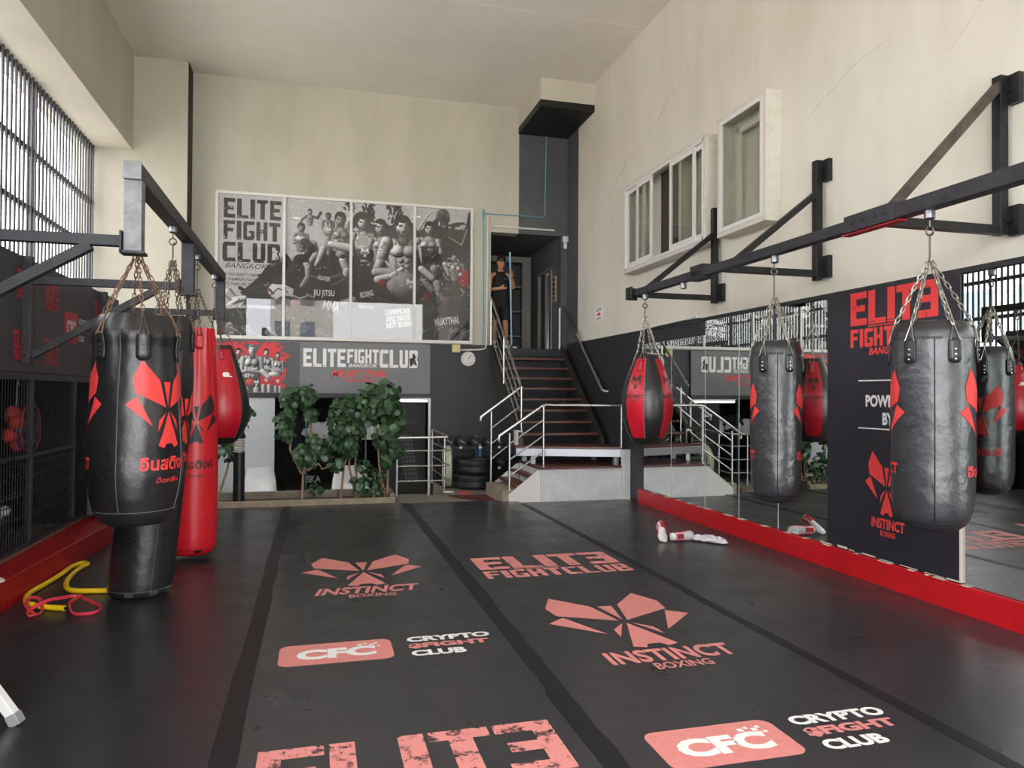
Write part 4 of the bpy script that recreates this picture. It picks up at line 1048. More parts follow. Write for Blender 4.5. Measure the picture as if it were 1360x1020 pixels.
pt('lettering', boxed(block('ELITE'), 72*KX, 26*KZ), 46, 22, M_ptxt); pt('lettering', boxed(block('FIGHT'), 71*KX, 25*KZ), 45.5, 51, M_ptxt); pt('lettering', boxed(block('CLUB'), 72*KX, 26*KZ), 45, 80, M_ptxt)
pt('runner_mark', ([(a*KX*.72, c*KZ*.8) for a, c in ((-4, -9), (-2, -9), (1, -1), (4, -8), (6, -8), (3, 2), (6, 7), (3, 6), (1, 9), (-1, 8), (0, 4), (-5, 2))], [(0, 1, 2, 11), (2, 3, 4, 5), (2, 5, 6, 7), (2, 7, 10, 11), (7, 8, 9, 10)]), 74.5, 81, M_pgw, .0155)
ptx('BANGKOK', 39, 98, 53, 7, shear=.35, bold=.0)
for i, (s_, w_) in enumerate((('IF YOU WANT TO BECOME', 50), ('A CHAMPION YOU NEED', 46), ('TO TRAIN LIKE ONE', 37))): ptx(s_, 12+w_/2, 110+i*6.2, w_, 4)
ptx('TRAIN TODAY WIN TOMORROW', 44, 152, 62, 4.5, M_wprint)
ptx('ELITE', 52, 128, 12, 4, rot=25); ptx('FIGHTER', 138, 110, 16, 6, M_pgw, rot=-8)
ptx('JIU JITSU', 138, 131, 28, 11, M_pgw); ptx('MMA', 148, 148, 22, 13, M_pgw, rot=-12); ptx('SUBMISSION', 170, 139, 20, 6, M_pgw, rot=20)
ptx('BOXING', 195, 129, 18, 8, M_pgw, rot=14); ptx('MUAY THAI', 194, 147, 20, 5, M_pgw, rot=-6)
for i, (s_, w_) in enumerate((('CHAMPIONS', 34), ('ARE MADE', 34), ('NOT BORN', 34))): ptx(s_, 237+i, 152+i*9, w_, 8, M_wprint, rot=7, bold=.03)
ptx('MUAYTHAI', 306, 163, 34, 11, M_pgw, rot=8, bold=.03)

# ---- lower banner over the doorway
bw, bh = 3.575, .87
ps = Print(96, 56, 2.6, (.33, .33, .34))
def RS(n, box, r): ps.splash(box, n, (.86, .20, .22), r)
RS(90, (2, 2, 74, 20), (1.5, 5)); RS(60, (50, 10, 80, 52), (1.2, 4)); RS(30, (0, 0, 30, 56), (1.2, 4)); ps.splash((0, 0, 84, 56), 60, (.3, .3, .31), (.8, 2.5))
for x, y, r, bse, wd, hh in ((16, 15, 2.6, .8, 10, 16), (27, 12, 3.1, .85, 13, 20), (58, 12, 3.1, .85, 13, 20), (71, 15, 2.7, .82, 10, 18)):
    ps.torso((x, y+6), wd, hh, bse, pose='cross'); ps.head((x, y), r, bse, .1)
    ps.poly([(x-wd*.45, y+5+hh), (x+wd*.45, y+5+hh), (x+wd*.5, y+17+hh), (x-wd*.5, y+17+hh)], (.75, .2, .2) if x > 50 else (.75, .75, .75)); ps.emb((x, y+11+hh), 4, (.9, .9, .9))
    for e in (-1, 1): ps.cap((x+e*wd*.25, y+17+hh), (x+e*wd*.25, y+32+hh), wd*.18, wd*.13, bse)
x, y = 42, 9
ps.torso((x, y+8), 19, 26, .8, pose='cross'); ps.head((x, y), 4.4, .85, .5, 0, True)
ps.poly([(x-9, y+31), (x+9, y+31), (x+11, y+45), (x-11, y+45)], (.25, .25, .26)); ps.emb((x+5, y+37), 6, (.95, .95, .95)); ps.ell((x-2, y+36), 5, 4, .8, .3, (1, .45, .35))
ps.cap((x-6, y+44), (x-7, y+56), 3.6, 3, .85); ps.cap((x+5, y+44), (x+6, y+56), 3.6, 3, .8); ps.cap((x+12, y+24), (x+18, y+30), 3, 3, .9); ps.ell((x+25, y+27), 7, 3, .9)
ps.noise(.03, 1)
bn = thing('club_banner', 'grey club banner with red splashed group of fighters and white club name over the doorway', 'banner', (.16, YB, 1.53))
b = MB(); b.box(-1.63, YB-.05, 1.535, 1.95, YB-.002, 2.405); b.build('board', mat('banner_grey', '77777a', .45, col2='6b6b6e', nscale=1.2), bn, False)
ps.grid('printed_picture', (-1.62, YB-.0515, 1.545), X_*(1.36/96), Z_*(.85/56), vcol_mat('banner_print', .5), bn)
b = MB(); b.box(-1.63, YB-.055, 1.46, 1.95, YB-.002, 1.532); b.build('bottom_rail', M_black, bn, False)
M_wd = distress('worn_white_ink', 'f0f0ee', .55, 12., .36)
def bt(g, x, z, m): return decal('lettering', g, (x, YB-.052, z), X_, Z_, m, bn)
bt(boxed(block('ELITE'), .70, .31), .145, 2.14, M_wd); bt(boxed(block('FIGHT'), .53, .24), .785, 2.175, M_wd); bt(boxed(block('CLUB'), .66, .31), 1.40, 2.14, M_wd)
bt(text2d('BANGKOK', (.50, .06), .02, .35), .79, 2.015, M_wprint)
bt(text2d('MUAY THAI', (.95, .13), .03, .35), .73, 1.875, M_print_red); bt(text2d('KICK BOXING', (.5, .05), .02, .3), .72, 1.76, M_print_red)
decal('runner_mark', ([(a*.012, c*.012) for a, c in ((-4, -9), (-2, -9), (1, -1), (4, -8), (6, -8), (3, 2), (6, 7), (3, 6), (1, 9), (-1, 8), (0, 4), (-5, 2))], [(0, 1, 2, 11), (2, 3, 4, 5), (2, 5, 6, 7), (2, 7, 10, 11), (7, 8, 9, 10)]), (1.645, YB-.0535, 2.12), X_, Z_, M_pbk, bn)
# ================================================================== WALL FITTINGS
ck = thing('wall_clock', 'round white wall clock on the black wall left of the staircase', 'clock', (2.64, YB, 2.165))
b = MB(); b.lathe([(.13, 0), (.13, .03), (.122, .04), (.118, .034), (.001, .034)], (2.64, YB-.001, 2.165), 36, axis=(0, -1, 0)); b.build('case', M_white, ck)
b = MB()
for k in range(12):
    a = R_(30*k); d = V((math.sin(a), 0, math.cos(a))); c = V((2.64, YB-.036, 2.165)); b.beam(c+d*.088, c+d*.108, .008, .002, (0, 1, 0))
b.build('hour_marks', M_pbk, ck, False)
for nm, a, l in (('hour_hand', 35, .06), ('minute_hand', 40, .09)):
    b = MB(); d = V((math.sin(R_(a)), 0, math.cos(R_(a)))); c = V((2.64, YB-.039, 2.165)); b.beam(c-d*.015, c+d*l, .007, .002, (0, 1, 0)); b.build(nm, M_pbk, ck, False)
b = MB(); b.box(2.345, YB-.06, 2.275, 2.49, YB-.001, 2.415)
tag(b.build('junction_box', mat('yellowed_plastic', 'd8c98c', .5), None, False, .008), 'yellowed junction box on the back wall above the clock', 'junction box')
b = MB(); b.tube([(2.49, YB-.03, 2.32), (2.86, YB-.03, 2.335), (2.945, YB-.03, 2.36), (2.975, YB-.03, 2.43), (2.98, YB-.03, 4.78)], .013, 8)
tag(b.build('conduit_pipe', M_white, None), 'white conduit running from the junction box up beside the doorway', 'pipe')
b = MB(); b.tube([(2.905, YB-.03, 2.43), (2.905, YB-.03, 4.86)], .013, 8); b.tube([(2.905, YB-.03, 4.80), (4.02, YB-.03, 4.80), (4.06, YB-.03, 4.83), (4.08, YB-.03, 6.31)], .011, 8); b.box(2.885, YB-.045, 4.72, 2.925, YB-.002, 4.87)
tag(b.build('water_pipe', mat('pale_blue_pvc', '6fa9bd', .4), None), 'pale blue water pipe running over the doorway and up the grey column', 'pipe')
b = MB(); b.tube([(3.1, YB-.03, 4.575), (4.25, YB-.03, 4.575)], .016, 8); b.box(3.08, YB-.035, 4.56, 3.13, YB-.001, 4.59); b.box(3.5, YB-.03, 4.56, 3.54, YB-.001, 4.59)
tag(b.build('lamp_tube', M_white, None), 'white lamp tube fixed above the upper doorway', 'lamp')
sl = thing('wall_camera', 'small white device on a bracket high beside the upper doorway', 'camera', (4.45, 12.9, 4.35))
b = MB(); b.box(4.41, 12.86, 4.36, 4.505, 12.94, 4.47); b.build('housing', M_white, sl, False, .01)
b = MB(); b.lathe([(.03, 0), (.035, .05), (.03, .1), (.02, .11)], (4.45, 12.88, 4.24), 12); b.build('head', M_white, sl)
sb = thing('switch_panel', 'beige panel of dark switches on the corridor wall', 'switch', (4.40, 13.3, 3.55))
b = MB(); b.box(4.375, 13.22, 3.3, 4.398, 13.40, 3.78); b.build('plate', mat('beige_plate', 'b9a58a', .5), sb, False, .004)
for k in range(5):
    b = MB(); b.box(4.37, 13.26, 3.34+k*.088, 4.376, 13.36, 3.40+k*.088); b.build('switch', M_vblack, sb, False)
sg = thing('wall_notice', 'small white notice with a red mark on the pale right wall', 'sign', (4.505, 11.35, 2.9))
b = MB(); b.box(4.506, 11.19, 2.765, 4.5095, 11.49, 2.985); b.build('sheet', M_wprint, sg, False)
decal('lettering', text2d('CCTV', (.22, .05), .04), (4.505, 11.34, 2.94), -Y_, Z_, M_pbk, sg)
decal('red_mark', roundrect(.14, .05, .02), (4.505, 11.34, 2.865), -Y_, Z_, M_print_red, sg)
decal('small_lettering', text2d('24 HR', (.2, .03), .03), (4.505, 11.34, 2.795), -Y_, Z_, M_pbk, sg)
tl = thing('batten_light', 'white batten light lying along the top of the black band above the short mirrors', 'lamp', (4.48, 8.7, 2.5))
b = MB(); b.tube([(4.47, 8.05, 2.50), (4.47, 9.4, 2.475)], .014, 8); b.build('tube', M_white, tl)
b = MB(); b.box(4.475, 8.0, 2.478, 4.509, 9.42, 2.492); b.build('batten', M_alu, tl, False)
ft = thing('strip_light', 'lit fluorescent strip under the club banner over the lower doorway', 'lamp', (1.46, YB, 1.45))
b = MB(); b.box(1.0, YB-.12, 1.435, 1.93, YB-.03, 1.46); b.build('batten', M_alu, ft, False)
b = MB(); b.tube([(1.02, YB-.085, 1.41), (1.90, YB-.085, 1.41)], .019, 10); b.build('tube', mat('lit_tube', 'f6f8ff', .4, emit=6.), ft)
M_cl = mat('lit_downlight', 'fff2d8', .4, emit=9.)
for i, (x, y) in enumerate(((-.6, 3.0), (1.75, 2.9), (2.85, 4.2))):
    d = thing('ceiling_light', 'round ceiling downlight '+('above the left mat', 'above the right mats near the camera', 'above the right rack')[i], 'lamp', (x, y, ZC), 'ceiling downlights')
    b = MB(); b.lathe([(.15, 0), (.15, -.03), (.13, -.035), (.125, -.01)], (x, y, ZC-.001), 24); b.build('ring', M_white, d)
    b = MB(); b.lathe([(.124, -.012), (.124, -.02), (.02, -.022)], (x, y, ZC-.001), 24); b.build('diffuser', M_cl, d)

# ================================================================== CORRIDOR: cabinet and trophies
dc = thing('display_cabinet', 'grey framed display cabinet with shelves at the end of the upper corridor', 'cabinet', (3.7, 15.1, 2.37))
Mg = MATS['grey_door_frame']
b = MB(); b.box(3.02, 14.85, 2.37, 3.12, 15.28, 4.42); b.box(4.25, 14.85, 2.37, 4.37, 15.28, 4.42); b.box(3.12, 14.85, 4.30, 4.25, 15.28, 4.42); b.box(3.12, 14.86, 2.37, 3.17, 14.9, 4.30); b.box(4.18, 14.86, 2.37, 4.25, 14.9, 4.30); b.build('frame', Mg, dc, False, .003)
b = MB(); b.box(3.12, 15.24, 2.37, 4.25, 15.28, 4.3); b.build('back_panel', mat('cabinet_grey', '4d4f50', .6), dc, False)
for z in (2.74, 3.26, 3.78):
    b = MB(); b.box(3.12, 14.92, z, 4.25, 15.24, z+.03); b.build('shelf', Mg, dc, False)
def trophy(x, z, h, label, m):
    t = thing('trophy', label, 'trophy', (x, 15.05, z))
    b = MB(); b.lathe([(.05, 0), (.05, .03), (.02, .05), (.015, .1)], (x, 15.05, z), 14); b.build('base', M_vblack, t)
    b = MB(); b.lathe([(.015, .1), (.03, .12), (.06, h*.7), (.07, h), (.06, h), (.02, h*.6)], (x, 15.05, z), 14); b.build('cup', m, t)
    for e in (-1, 1):
        b = MB(); b.tube([(x+e*.05, 15.05, z+h*.9), (x+e*.10, 15.05, z+h*.8), (x+e*.05, 15.05, z+h*.55)], .008, 6); b.build('handle', m, t)
Mgold = mat('dull_gold', 'b09a5a', .35, .8); Msil = mat('trophy_silver', 'c2c2c2', .25, .9)
trophy(3.93, 3.29, .3, 'silver cup trophy on the middle shelf of the display cabinet', Msil)
trophy(3.75, 3.81, .2, 'small cup trophy on the upper shelf of the display cabinet, left of its neighbour', Mgold)
trophy(3.93, 3.81, .2, 'small dark cup trophy on the upper shelf of the display cabinet, right of its neighbour', mat('bronze', '4a3a28', .4, .8))
t = thing('award_shield', 'dark oval award on the lowest cabinet shelf beside the blue pole', 'trophy', (3.9, 15.0, 2.77))
b = MB(); b.ball((3.9, 15.0, 2.98), (.12, .05, .21)); b.build('shield', mat('dark_award', '3a3d40', .35, .4), t)
b = MB(); b.box(3.84, 14.96, 2.765, 3.96, 15.04, 2.80); b.build('base', M_vblack, t, False)

# ================================================================== PLANTER AND SHRUBS
pt_ = thing('planter_trough', 'long low tan stone planter trough at the far end of the mats', 'planter', (-.5, 10.7, 0))
b = MB(); b.box(-1.97, 10.46, -.03, 1.10, 10.53, .075); b.build('front_kerb', M_tan, pt_, False, .008)
b = MB(); b.box(-1.97, 11.02, -.03, 1.10, 11.10, .13); b.build('back_kerb', mat('grey_stone', '8a8072', .8, col2='6e665a', nscale=8), pt_, False, .006)
b = MB(); b.box(1.03, 10.53, -.03, 1.10, 11.02, .12); b.box(-1.97, 10.53, -.03, -1.90, 11.02, .12); b.build('end_kerb', MATS['grey_stone'], pt_, False, .006)
b = MB(); b.box(-1.9, 10.53, -.03, 1.03, 11.02, .03); b.build('soil', mat('dry_soil', '5a4a3a', .95, col2='3d3228', nscale=20, bump=.6, bscale=40), pt_, False)
def shrub(name, label, base, stems, clusters, seed, lr_=.045):
    rq = random.Random(seed); t = thing(name, label, 'shrub', base, 'shrubs in the planter')
    for s_ in stems:
        b = MB(); n = len(s_); b.tube(s_, [.020-.010*i/max(1, n-1) for i in range(n)], 7); b.build('stem', M_bark, t)
    for mi, m in enumerate((M_leaf, M_leafd)):
        b = MB()
        for (cx, cy, cz, r, n) in clusters:
            for k in range(n//2):
                d = V((rq.gauss(0, 1), rq.gauss(0, 1), rq.gauss(0, 1))).normalized()
                p = V((cx, cy, cz))+d*r*rq.uniform(.45, 1.05)
                nrm = (d*.7+V((rq.uniform(-.6, .6), rq.uniform(-.9, .1), rq.uniform(.0, .7)))).normalized()
                a = nrm.cross(V((rq.uniform(-1, 1), rq.uniform(-1, 1), rq.uniform(-1, 1)))).normalized(); c = nrm.cross(a)
                R = lr_*rq.uniform(.7, 1.25); o = len(b.v); q = 9
                b.v.append(tuple(p+nrm*R*.12))
                for j in range(q):
                    an = 2*math.pi*j/q; b.v.append(tuple(p+a*R*math.cos(an)+c*R*.92*math.sin(an)-nrm*R*.10*abs(math.cos(an))))
                for j in range(q): b.face((o, o+1+j, o+1+(j+1) % q))
        ob = b.build('foliage' if mi == 0 else 'shaded_foliage' if False else 'foliage', m, t, True, sharp=80)
def PXP(u, v, Y=10.78):
    """point in the planter plane"""
    return (u, Y, v)
shrub('round_leaf_shrub', 'tall shrub with round green leaves left of centre in the planter trough', (-.18, 10.8, .03),
  [[(-.17, 10.8, .03), (-.16, 10.8, .35), (-.18, 10.82, .5)], [(-.18, 10.8, .4), (-.34, 10.8, .75), (-.30, 10.8, 1.1), (-.32, 10.8, 1.45)], [(-.16, 10.8, .4), (-.05, 10.78, .8), (-.06, 10.78, 1.3)], [(-.1, 10.75, .45), (.05, 10.7, .55), (.1, 10.7, .47), (.2, 10.7, .5)]],
  [(-.33, 10.8, 1.48, .17, 70), (-.13, 10.78, 1.50, .17, 70), (-.43, 10.8, 1.15, .13, 40), (-.40, 10.8, 1.0, .15, 44), (-.08, 10.75, 1.22, .11, 30), (-.02, 10.76, .85, .12, 34), (-.13, 10.72, .66, .19, 80), (.08, 10.72, .72, .15, 50), (.28, 10.72, .52, .13, 30), (-.36, 10.8, 1.28, .12, 30)], 21)
shrub('round_leaf_shrub', 'widest shrub with round green leaves in front of the club banner lettering', (.42, 10.8, .03),
  [[(.36, 10.8, .03), (.40, 10.8, .5), (.50, 10.8, .8), (.45, 10.8, 1.3)], [(.58, 10.78, .03), (.47, 10.8, .5), (.50, 10.8, .75)], [(.62, 10.8, .05), (.56, 10.8, .5), (.62, 10.8, 1.2)], [(.5, 10.8, .7), (.66, 10.8, 1.1), (.7, 10.8, 1.5)]],
  [(.38, 10.8, 1.32, .22, 110), (.30, 10.78, 1.1, .17, 60), (.58, 10.78, 1.25, .22, 100), (.50, 10.76, 1.0, .2, 80), (.48, 10.75, .78, .18, 60), (.24, 10.76, .82, .13, 36), (.68, 10.72, .50, .12, 24), (.62, 10.7, .25, .15, 40), (.72, 10.75, 1.42, .2, 80)], 22)
shrub('round_leaf_shrub', 'tall shrub with larger round leaves at the right end of the planter', (.9, 10.8, .03),
  [[(.98, 10.78, .03), (.90, 10.78, .5), (.86, 10.78, 1.0), (.80, 10.78, 1.4)], [(1.02, 10.8, .05), (1.03, 10.8, .6), (1.05, 10.8, 1.3)]],
  [(.82, 10.78, 1.52, .20, 64), (1.02, 10.78, 1.57, .17, 44), (1.0, 10.76, 1.30, .22, 66), (.84, 10.76, 1.22, .18, 46), (1.06, 10.72, 1.05, .18, 44), (.98, 10.74, .85, .18, 44), (1.12, 10.74, .72, .15, 26), (1.02, 10.72, .58, .12, 16), (1.16, 10.76, 1.3, .12, 18)], 23, .062)
shrub('small_shrub', 'small low shrub before the pale rounded seat in the planter', (.82, 10.7, .03), [[(.82, 10.72, .03), (.82, 10.7, .25), (.85, 10.7, .4)]], [(.84, 10.68, .34, .15, 50), (.86, 10.68, .16, .11, 26)], 24, .032)
shrub('small_shrub', 'tiny shrub at the foot of the left trunk in the planter', (.0, 10.7, .03), [[(0, 10.7, .03), (.02, 10.7, .18)]], [(.02, 10.68, .17, .10, 26)], 25, .034)
shrub('round_leaf_shrub', 'leafy shrub mostly hidden behind the red teardrop bag', (-1.22, 10.8, .03), [[(-1.3, 10.8, .03), (-1.16, 10.8, .5), (-1.1, 10.8, 1.0)]],
  [(-.98, 10.82, 1.28, .16, 50), (-1.0, 10.82, 1.08, .13, 36), (-1.16, 10.8, .75, .16, 46), (-1.2, 10.8, 1.1, .16, 40)], 26)
bl = thing('bollard_light', 'black bollard light with a louvred white head left of the planter shrubs', 'lamp', (-1.0, 10.66, .03))
b = MB(); b.lathe([(.075, 0), (.075, .70)], (-1.0, 10.66, .03), 20); b.build('post', M_bsteel, bl)
b = MB(); b.lathe([(.06, .70), (.06, .885)], (-1.0, 10.66, .03), 20); b.build('lamp_glass', mat('opal_lamp', 'd9d6cc', .4), bl)
for k in range(5):
    b = MB(); b.lathe([(.062, 0), (.078, .004), (.078, .01), (.062, .014)], (-1.0, 10.66, .745+k*.034), 20); b.build('louvre', mat('louvre_grey', 'a39e92', .4), bl)
b = MB(); b.lathe([(.078, .885), (.082, .9), (.08, .935), (.04, .945)], (-1.0, 10.66, .03), 20); b.build('cap', M_bsteel, bl)

# ================================================================== LOWER DOORWAY AND ROOM BEHIND IT
b = MB(); b.box(-2.0, YB+3.0, -.3, 2.2, YB+3.1, 2.4); b.box(-2.1, YB, -.3, -2.0, YB+3.1, 2.4); b.box(2.02, YB+.25, -.3, 2.12, YB+3.1, 2.4); b.box(-2.1, YB+.25, 1.7, 2.12, YB+3.1, 2.4)
struct('wall_lower_room', b, M_vblack)
b = MB(); b.box(-1.55, YB-.02, -.26, -.66, YB+.05, 1.46)
struct('wall_lower_left', b, mat('white_partition', 'cdd2d6', .6, col2='c3c9cd', nscale=1.))
b = MB(); b.box(1.93, YB-.04, -.26, 1.965, YB+.03, 1.46)
struct('trim_7', b, M_alu)
b = MB()
for x in (-.15, .85): b.box(x-.012, YB+.05, -.26, x+.012, YB+.09, 1.46)
d2 = struct('door_2', b, mat('green_glass_edge', '3f5a5c', .3), 'slim dark posts of the open shopfront below the club banner', 'door')
decal('lettering', text2d('SHIRT', (.12, .6), .04), (-.02, YB+.058, .55), X_, Z_, mat('frost_grey', '7d8382', .6), d2)
decal('lettering', text2d('SKA', (.24, .12), .03), (-.02, YB+.058, .07), X_, Z_, MATS['frost_grey'], d2)
def moulded_seat(x, y, z, w, label, k):
    t = thing('moulded_seat', label, 'chair', (x, y, z))
    b = MB(); rings = []
    for i in range(13):
        q = i/12; wz = w*(1-.25*q**3); zz = q*.62; yy = .06*math.sin(q*3)
        rings.append([V((x+wz*.5*math.cos(a), y+yy+.09*math.sin(a)*(1-.3*q), z+zz)) for a in [2*math.pi*j/20 for j in range(20)]])
    b.rings(rings); b.build('backrest', k, t)
    b = MB(); b.ball((x+w*.28, y-.18, z+.10), (w*.62, .24, .19), 20, 10); b.build('seat', k, t)
mw = mat('white_moulded_plastic', 'f2f2f2', .4)
moulded_seat(-.83, 12.2, -.26, .50, 'white moulded plastic seat before the white partition', mw)
moulded_seat(.56, 12.2, -.26, .60, 'white moulded plastic seat behind the small shrub', mw)
# clothes rail behind the glass
rl = thing('clothes_rail', 'dark clothes rail in the lower room behind the shrubs', 'clothes rail', (.3, 13.6, -.26))
b = MB(); b.tube([(-.5, 13.6, -.26), (-.5, 13.6, 1.25), (1.2, 13.6, 1.25), (1.2, 13.6, -.26)], .018, 8); b.build('frame', M_steel, rl)
b = MB(); b.tube([(-.8, 13.6, -.24), (1.5, 13.6, -.24)], .02, 8); b.build('foot', M_steel, rl)
def garment(x, col, label, z0=.55, z1=1.15, w=.30):
    t = thing('hanging_shirt', label, 'clothing', (x, 13.6, z1), 'clothes behind the glass')
    b = MB(); rings = []
    for i, (q, ww) in enumerate(((0, .9), (.3, .92), (.6, .95), (.8, 1.0), (.92, .95), (1, .35))):
        rings.append([V((x+w*.5*ww*math.cos(a), 13.6+.05*math.sin(a)*(1+.3*math.sin(5*a)), z0+(z1-z0)*q)) for a in [2*math.pi*j/18 for j in range(18)]])
    b.rings(rings); b.build('body', mat('cloth_'+col, col, .8), t)
    for e in (-1, 1):
        b = MB(); b.tube([(x+e*w*.42, 13.6, z1-.06), (x+e*w*.72, 13.58, z1-.24)], [.07, .06], 8); b.build('sleeve', mat('cloth_'+col, col, .8), t)
    b = MB(); b.tube([(x, 13.6, z1-.02), (x, 13.6, z1+.07), (x+.02, 13.6, z1+.10), (x+.03, 13.6, z1+.075)], .004, 5); b.build('hanger', M_steel, t)
for x, c, l, z0, z1 in ((.02, 'd9dde0', 'white shirt on the rail, left of the shrub trunk', .72, 1.02), (.30, 'd4d8dc', 'white shirt on the rail behind the widest shrub', .72, 1.05), (.95, 'dadada', 'pale shirt on the rail behind the right shrub', .7, 1.08), (-.35, '1c2230', 'navy shirt on the rail nearest the partition', .5, 1.15), (.62, '15161a', 'black shirt on the rail between white ones', .4, 1.15)): garment(x, c, l, z0, z1)
t = thing('poster_board', 'black board printed with a pale chequered boot shape beyond the guard railing', 'poster', (1.6, 13.2, -.2))
b = MB(); b.box(1.15, 13.2, -.26, 1.92, 13.22, 1.4); b.build('board', M_vblack, t, False)
gq = []
for j in range(11):
    z = .0+j*.075
    for i in range(4):
        x = -.04-.012*j+i*.06
        gq.append((x, z, x+.045, z+.055))
decal('boot_print', rects(gq), (1.60, 13.198, .0), X_, Z_, mat('grey_ink', '454547', .6), t)
decal('lettering', text2d('TAT TAM', (.42, .06), .0, .3), (1.55, 13.198, 1.02), X_, Z_, MATS['grey_ink'], t)
decal('label', rects([(-.1, -.03, .1, .03)]), (1.42, 13.198, 1.13), X_, Z_, M_pgw, t)

# ================================================================== WEIGHTS AND TYRES
M_sole = mat('dumbbell_face', '8d857e', .45, .5)
dr_ = thing('dumbbell_rack', 'two-tier black dumbbell rack with a blue upright on the back wall by the stairs', 'rack', (2.6, 12.6, -.03))
for z in (.28, .64):
    b = MB(); b.beam((2.05, 12.50, z-.03), (3.4, 12.50, z-.03), .05, .04); b.beam((2.05, 12.72, z), (3.4, 12.72, z), .05, .04); b.build('shelf_rail', M_bsteel, dr_, False)
for x, m in ((2.08, M_bsteel), (2.76, mat('blue_paint', '3c6f95', .4)), (3.38, M_bsteel)):
    b = MB(); b.box(x-.02, 12.44, -.03, x+.02, 12.48, .68); b.box(x-.02, 12.74, -.03, x+.02, 12.78, .8); b.build('upright', m, dr_, False)
for z in (.28, .64):
    for x in (2.42, 2.76, 3.1):
        b = MB(); b.box(x-.025, 12.43, z-.045, x+.025, 12.44, z-.005); b.build('end_clip', M_white, dr_, False)
def dumbbell(x, z, r, label):
    t = thing('dumbbell', label, 'dumbbell', (x, 12.6, z), 'dumbbells on the rack')
    zc = z+r-.012
    for y0, y1 in ((12.46, 12.55), (12.67, 12.76)):
        b = MB(); b.lathe([(r*.9, 0), (r, .012), (r, y1-y0-.012), (r*.9, y1-y0)], (x, y0, zc), 18, axis=(0, 1, 0)); h = b.build('weight_head', M_rub, t)
        if y0 < 12.5:
            b = MB(); b.lathe([(r*.6, 0), (r*.6, .004)], (x, y0-.004, zc), 16, axis=(0, 1, 0)); f_ = b.build('end_face', M_vblack, h)
            b = MB(); b.beam((x-r*.45, y0-.006, zc+r*.25), (x+r*.45, y0-.006, zc-r*.25), .004, .018, (0, 0, 1)); b.build('end_mark', M_sole, h, False)
    b = MB(); b.tube([(x, 12.54, zc), (x, 12.68, zc)], .016, 10); b.build('grip', M_inox, t)
ords = ['first from the left', 'second from the left', 'third from the left', 'fourth from the left', 'fifth from the left', 'sixth from the left']
for i, x in enumerate((2.22, 2.45, 2.68, 2.91, 3.12)): dumbbell(x, .64, .095-.008*i, 'black dumbbell on the top tier of the rack, '+ords[i])
for i, x in enumerate((2.24, 2.48, 2.70, 2.93, 3.14)): dumbbell(x, .28, .098-.004*i, 'black dumbbell on the lower tier of the rack, '+ords[i])
def tyre(c, R, w, label, m, axis=(0, 0, 1), name='tyre'):
    t = thing(name, label, 'tyre', c)
    ri = R*.62
    b = MB(); pf_ = [(ri, -w*.30), (ri+.02, -w*.46), (R*.86, -w*.5), (R*.96, -w*.42), (R, -w*.30), (R*.985, -w*.2), (R, -w*.19), (R, -.02), (R*.985, -.012), (R*.985, .012), (R, .02), (R, w*.19), (R*.985, w*.2), (R, w*.3), (R*.96, w*.42), (R*.86, w*.5), (ri+.02, w*.46), (ri, w*.30), (ri*.99, 0), (ri, -w*.30)]
    b.lathe(pf_, c, 40, caps=False, axis=axis); b.build('tread', m, t)
    return t
tyre((2.57, 12.03, .095), .335, .245, 'black car tyre lying flat at the bottom of the two-tyre stack', M_rub)
tyre((2.58, 12.02, .345), .33, .24, 'black car tyre lying flat on top of the two-tyre stack', M_rub)
tyre((2.14, 12.2, .325), .345, .15, 'cream painted tyre standing upright against the guard railing', mat('cream_paint', 'c9c6b0', .55, col2='b5b199', nscale=6), axis=(1, -.12, 0))
b = MB(); b.prism([(1.98, 11.15), (1.75+.55, 10.55), (2.56, 10.55), (2.56, 11.15)], (0, 0, -.03), X_, Y_, .015)
tag(b.build('door_mat', mat('maroon_carpet', '5f2426', .95, col2='4d1c1f', nscale=40, bump=.5, bscale=150), None, False), 'maroon door mat on the concrete before the small block', 'mat')
for i, (x, y, s_, m, l, c_) in enumerate(((2.28, 11.4, .10, M_print_red, 'small red scrap on the concrete beside the tyres', 'scrap'), (2.05, 11.55, .09, M_white, 'small white scrap on the concrete below the cream tyre', 'scrap'))):
    b = MB(); b.prism([(x-s_, y), (x-s_*.3, y-.04), (x+s_, y-.02), (x+s_*.8, y+.05), (x-s_*.4, y+.06)], (0, 0, -.03), X_, Y_, .02); tag(b.build('scrap', m, None, False, .004), l, c_)

# ================================================================== LEFT CAGE, SPONSOR BOARDS, STORED GEAR
cg = thing('storage_cage', 'black wire mesh cage front with steel posts on the left kerb', 'fence', (XF, 6, .235))
M_wire = mat('black_wire', '2a2b2d', .45, .4)
b = MB(); y = 2.0
while y < 9.02: b.box(XF-.002, y-.002, .24, XF+.002, y+.002, 1.70); y += .056
z = .30
while z < 1.0: b.box(XF-.004, 2.0, z-.0025, XF+.004, 9.02, z+.0025); z += .105
b.build('mesh_panel', M_wire, cg, False)
for y in (2.0, 4.4, 5.62, 7.14, 8.3, 9.02):
    b = MB(); b.box(XF-.03, y-.022, .235, XF+.015, y+.022, 1.71 if y != 5.62 else 1.0); b.build('post', M_steel, cg, False)
b = MB(); b.box(XF-.02, 2.0, .985, XF+.018, 8.3, 1.015); b.build('mid_rail', M_steel, cg, False)
b = MB(); b.box(XF-.02, 2.0, .24, XF+.018, 9.02, .27); b.build('bottom_rail', M_steel, cg, False)
b = MB(); b.box(XF-.03, 2.0, 1.64, XF+.02, 9.9, 1.70); b.build('top_rail', M_bsteel, cg, False)
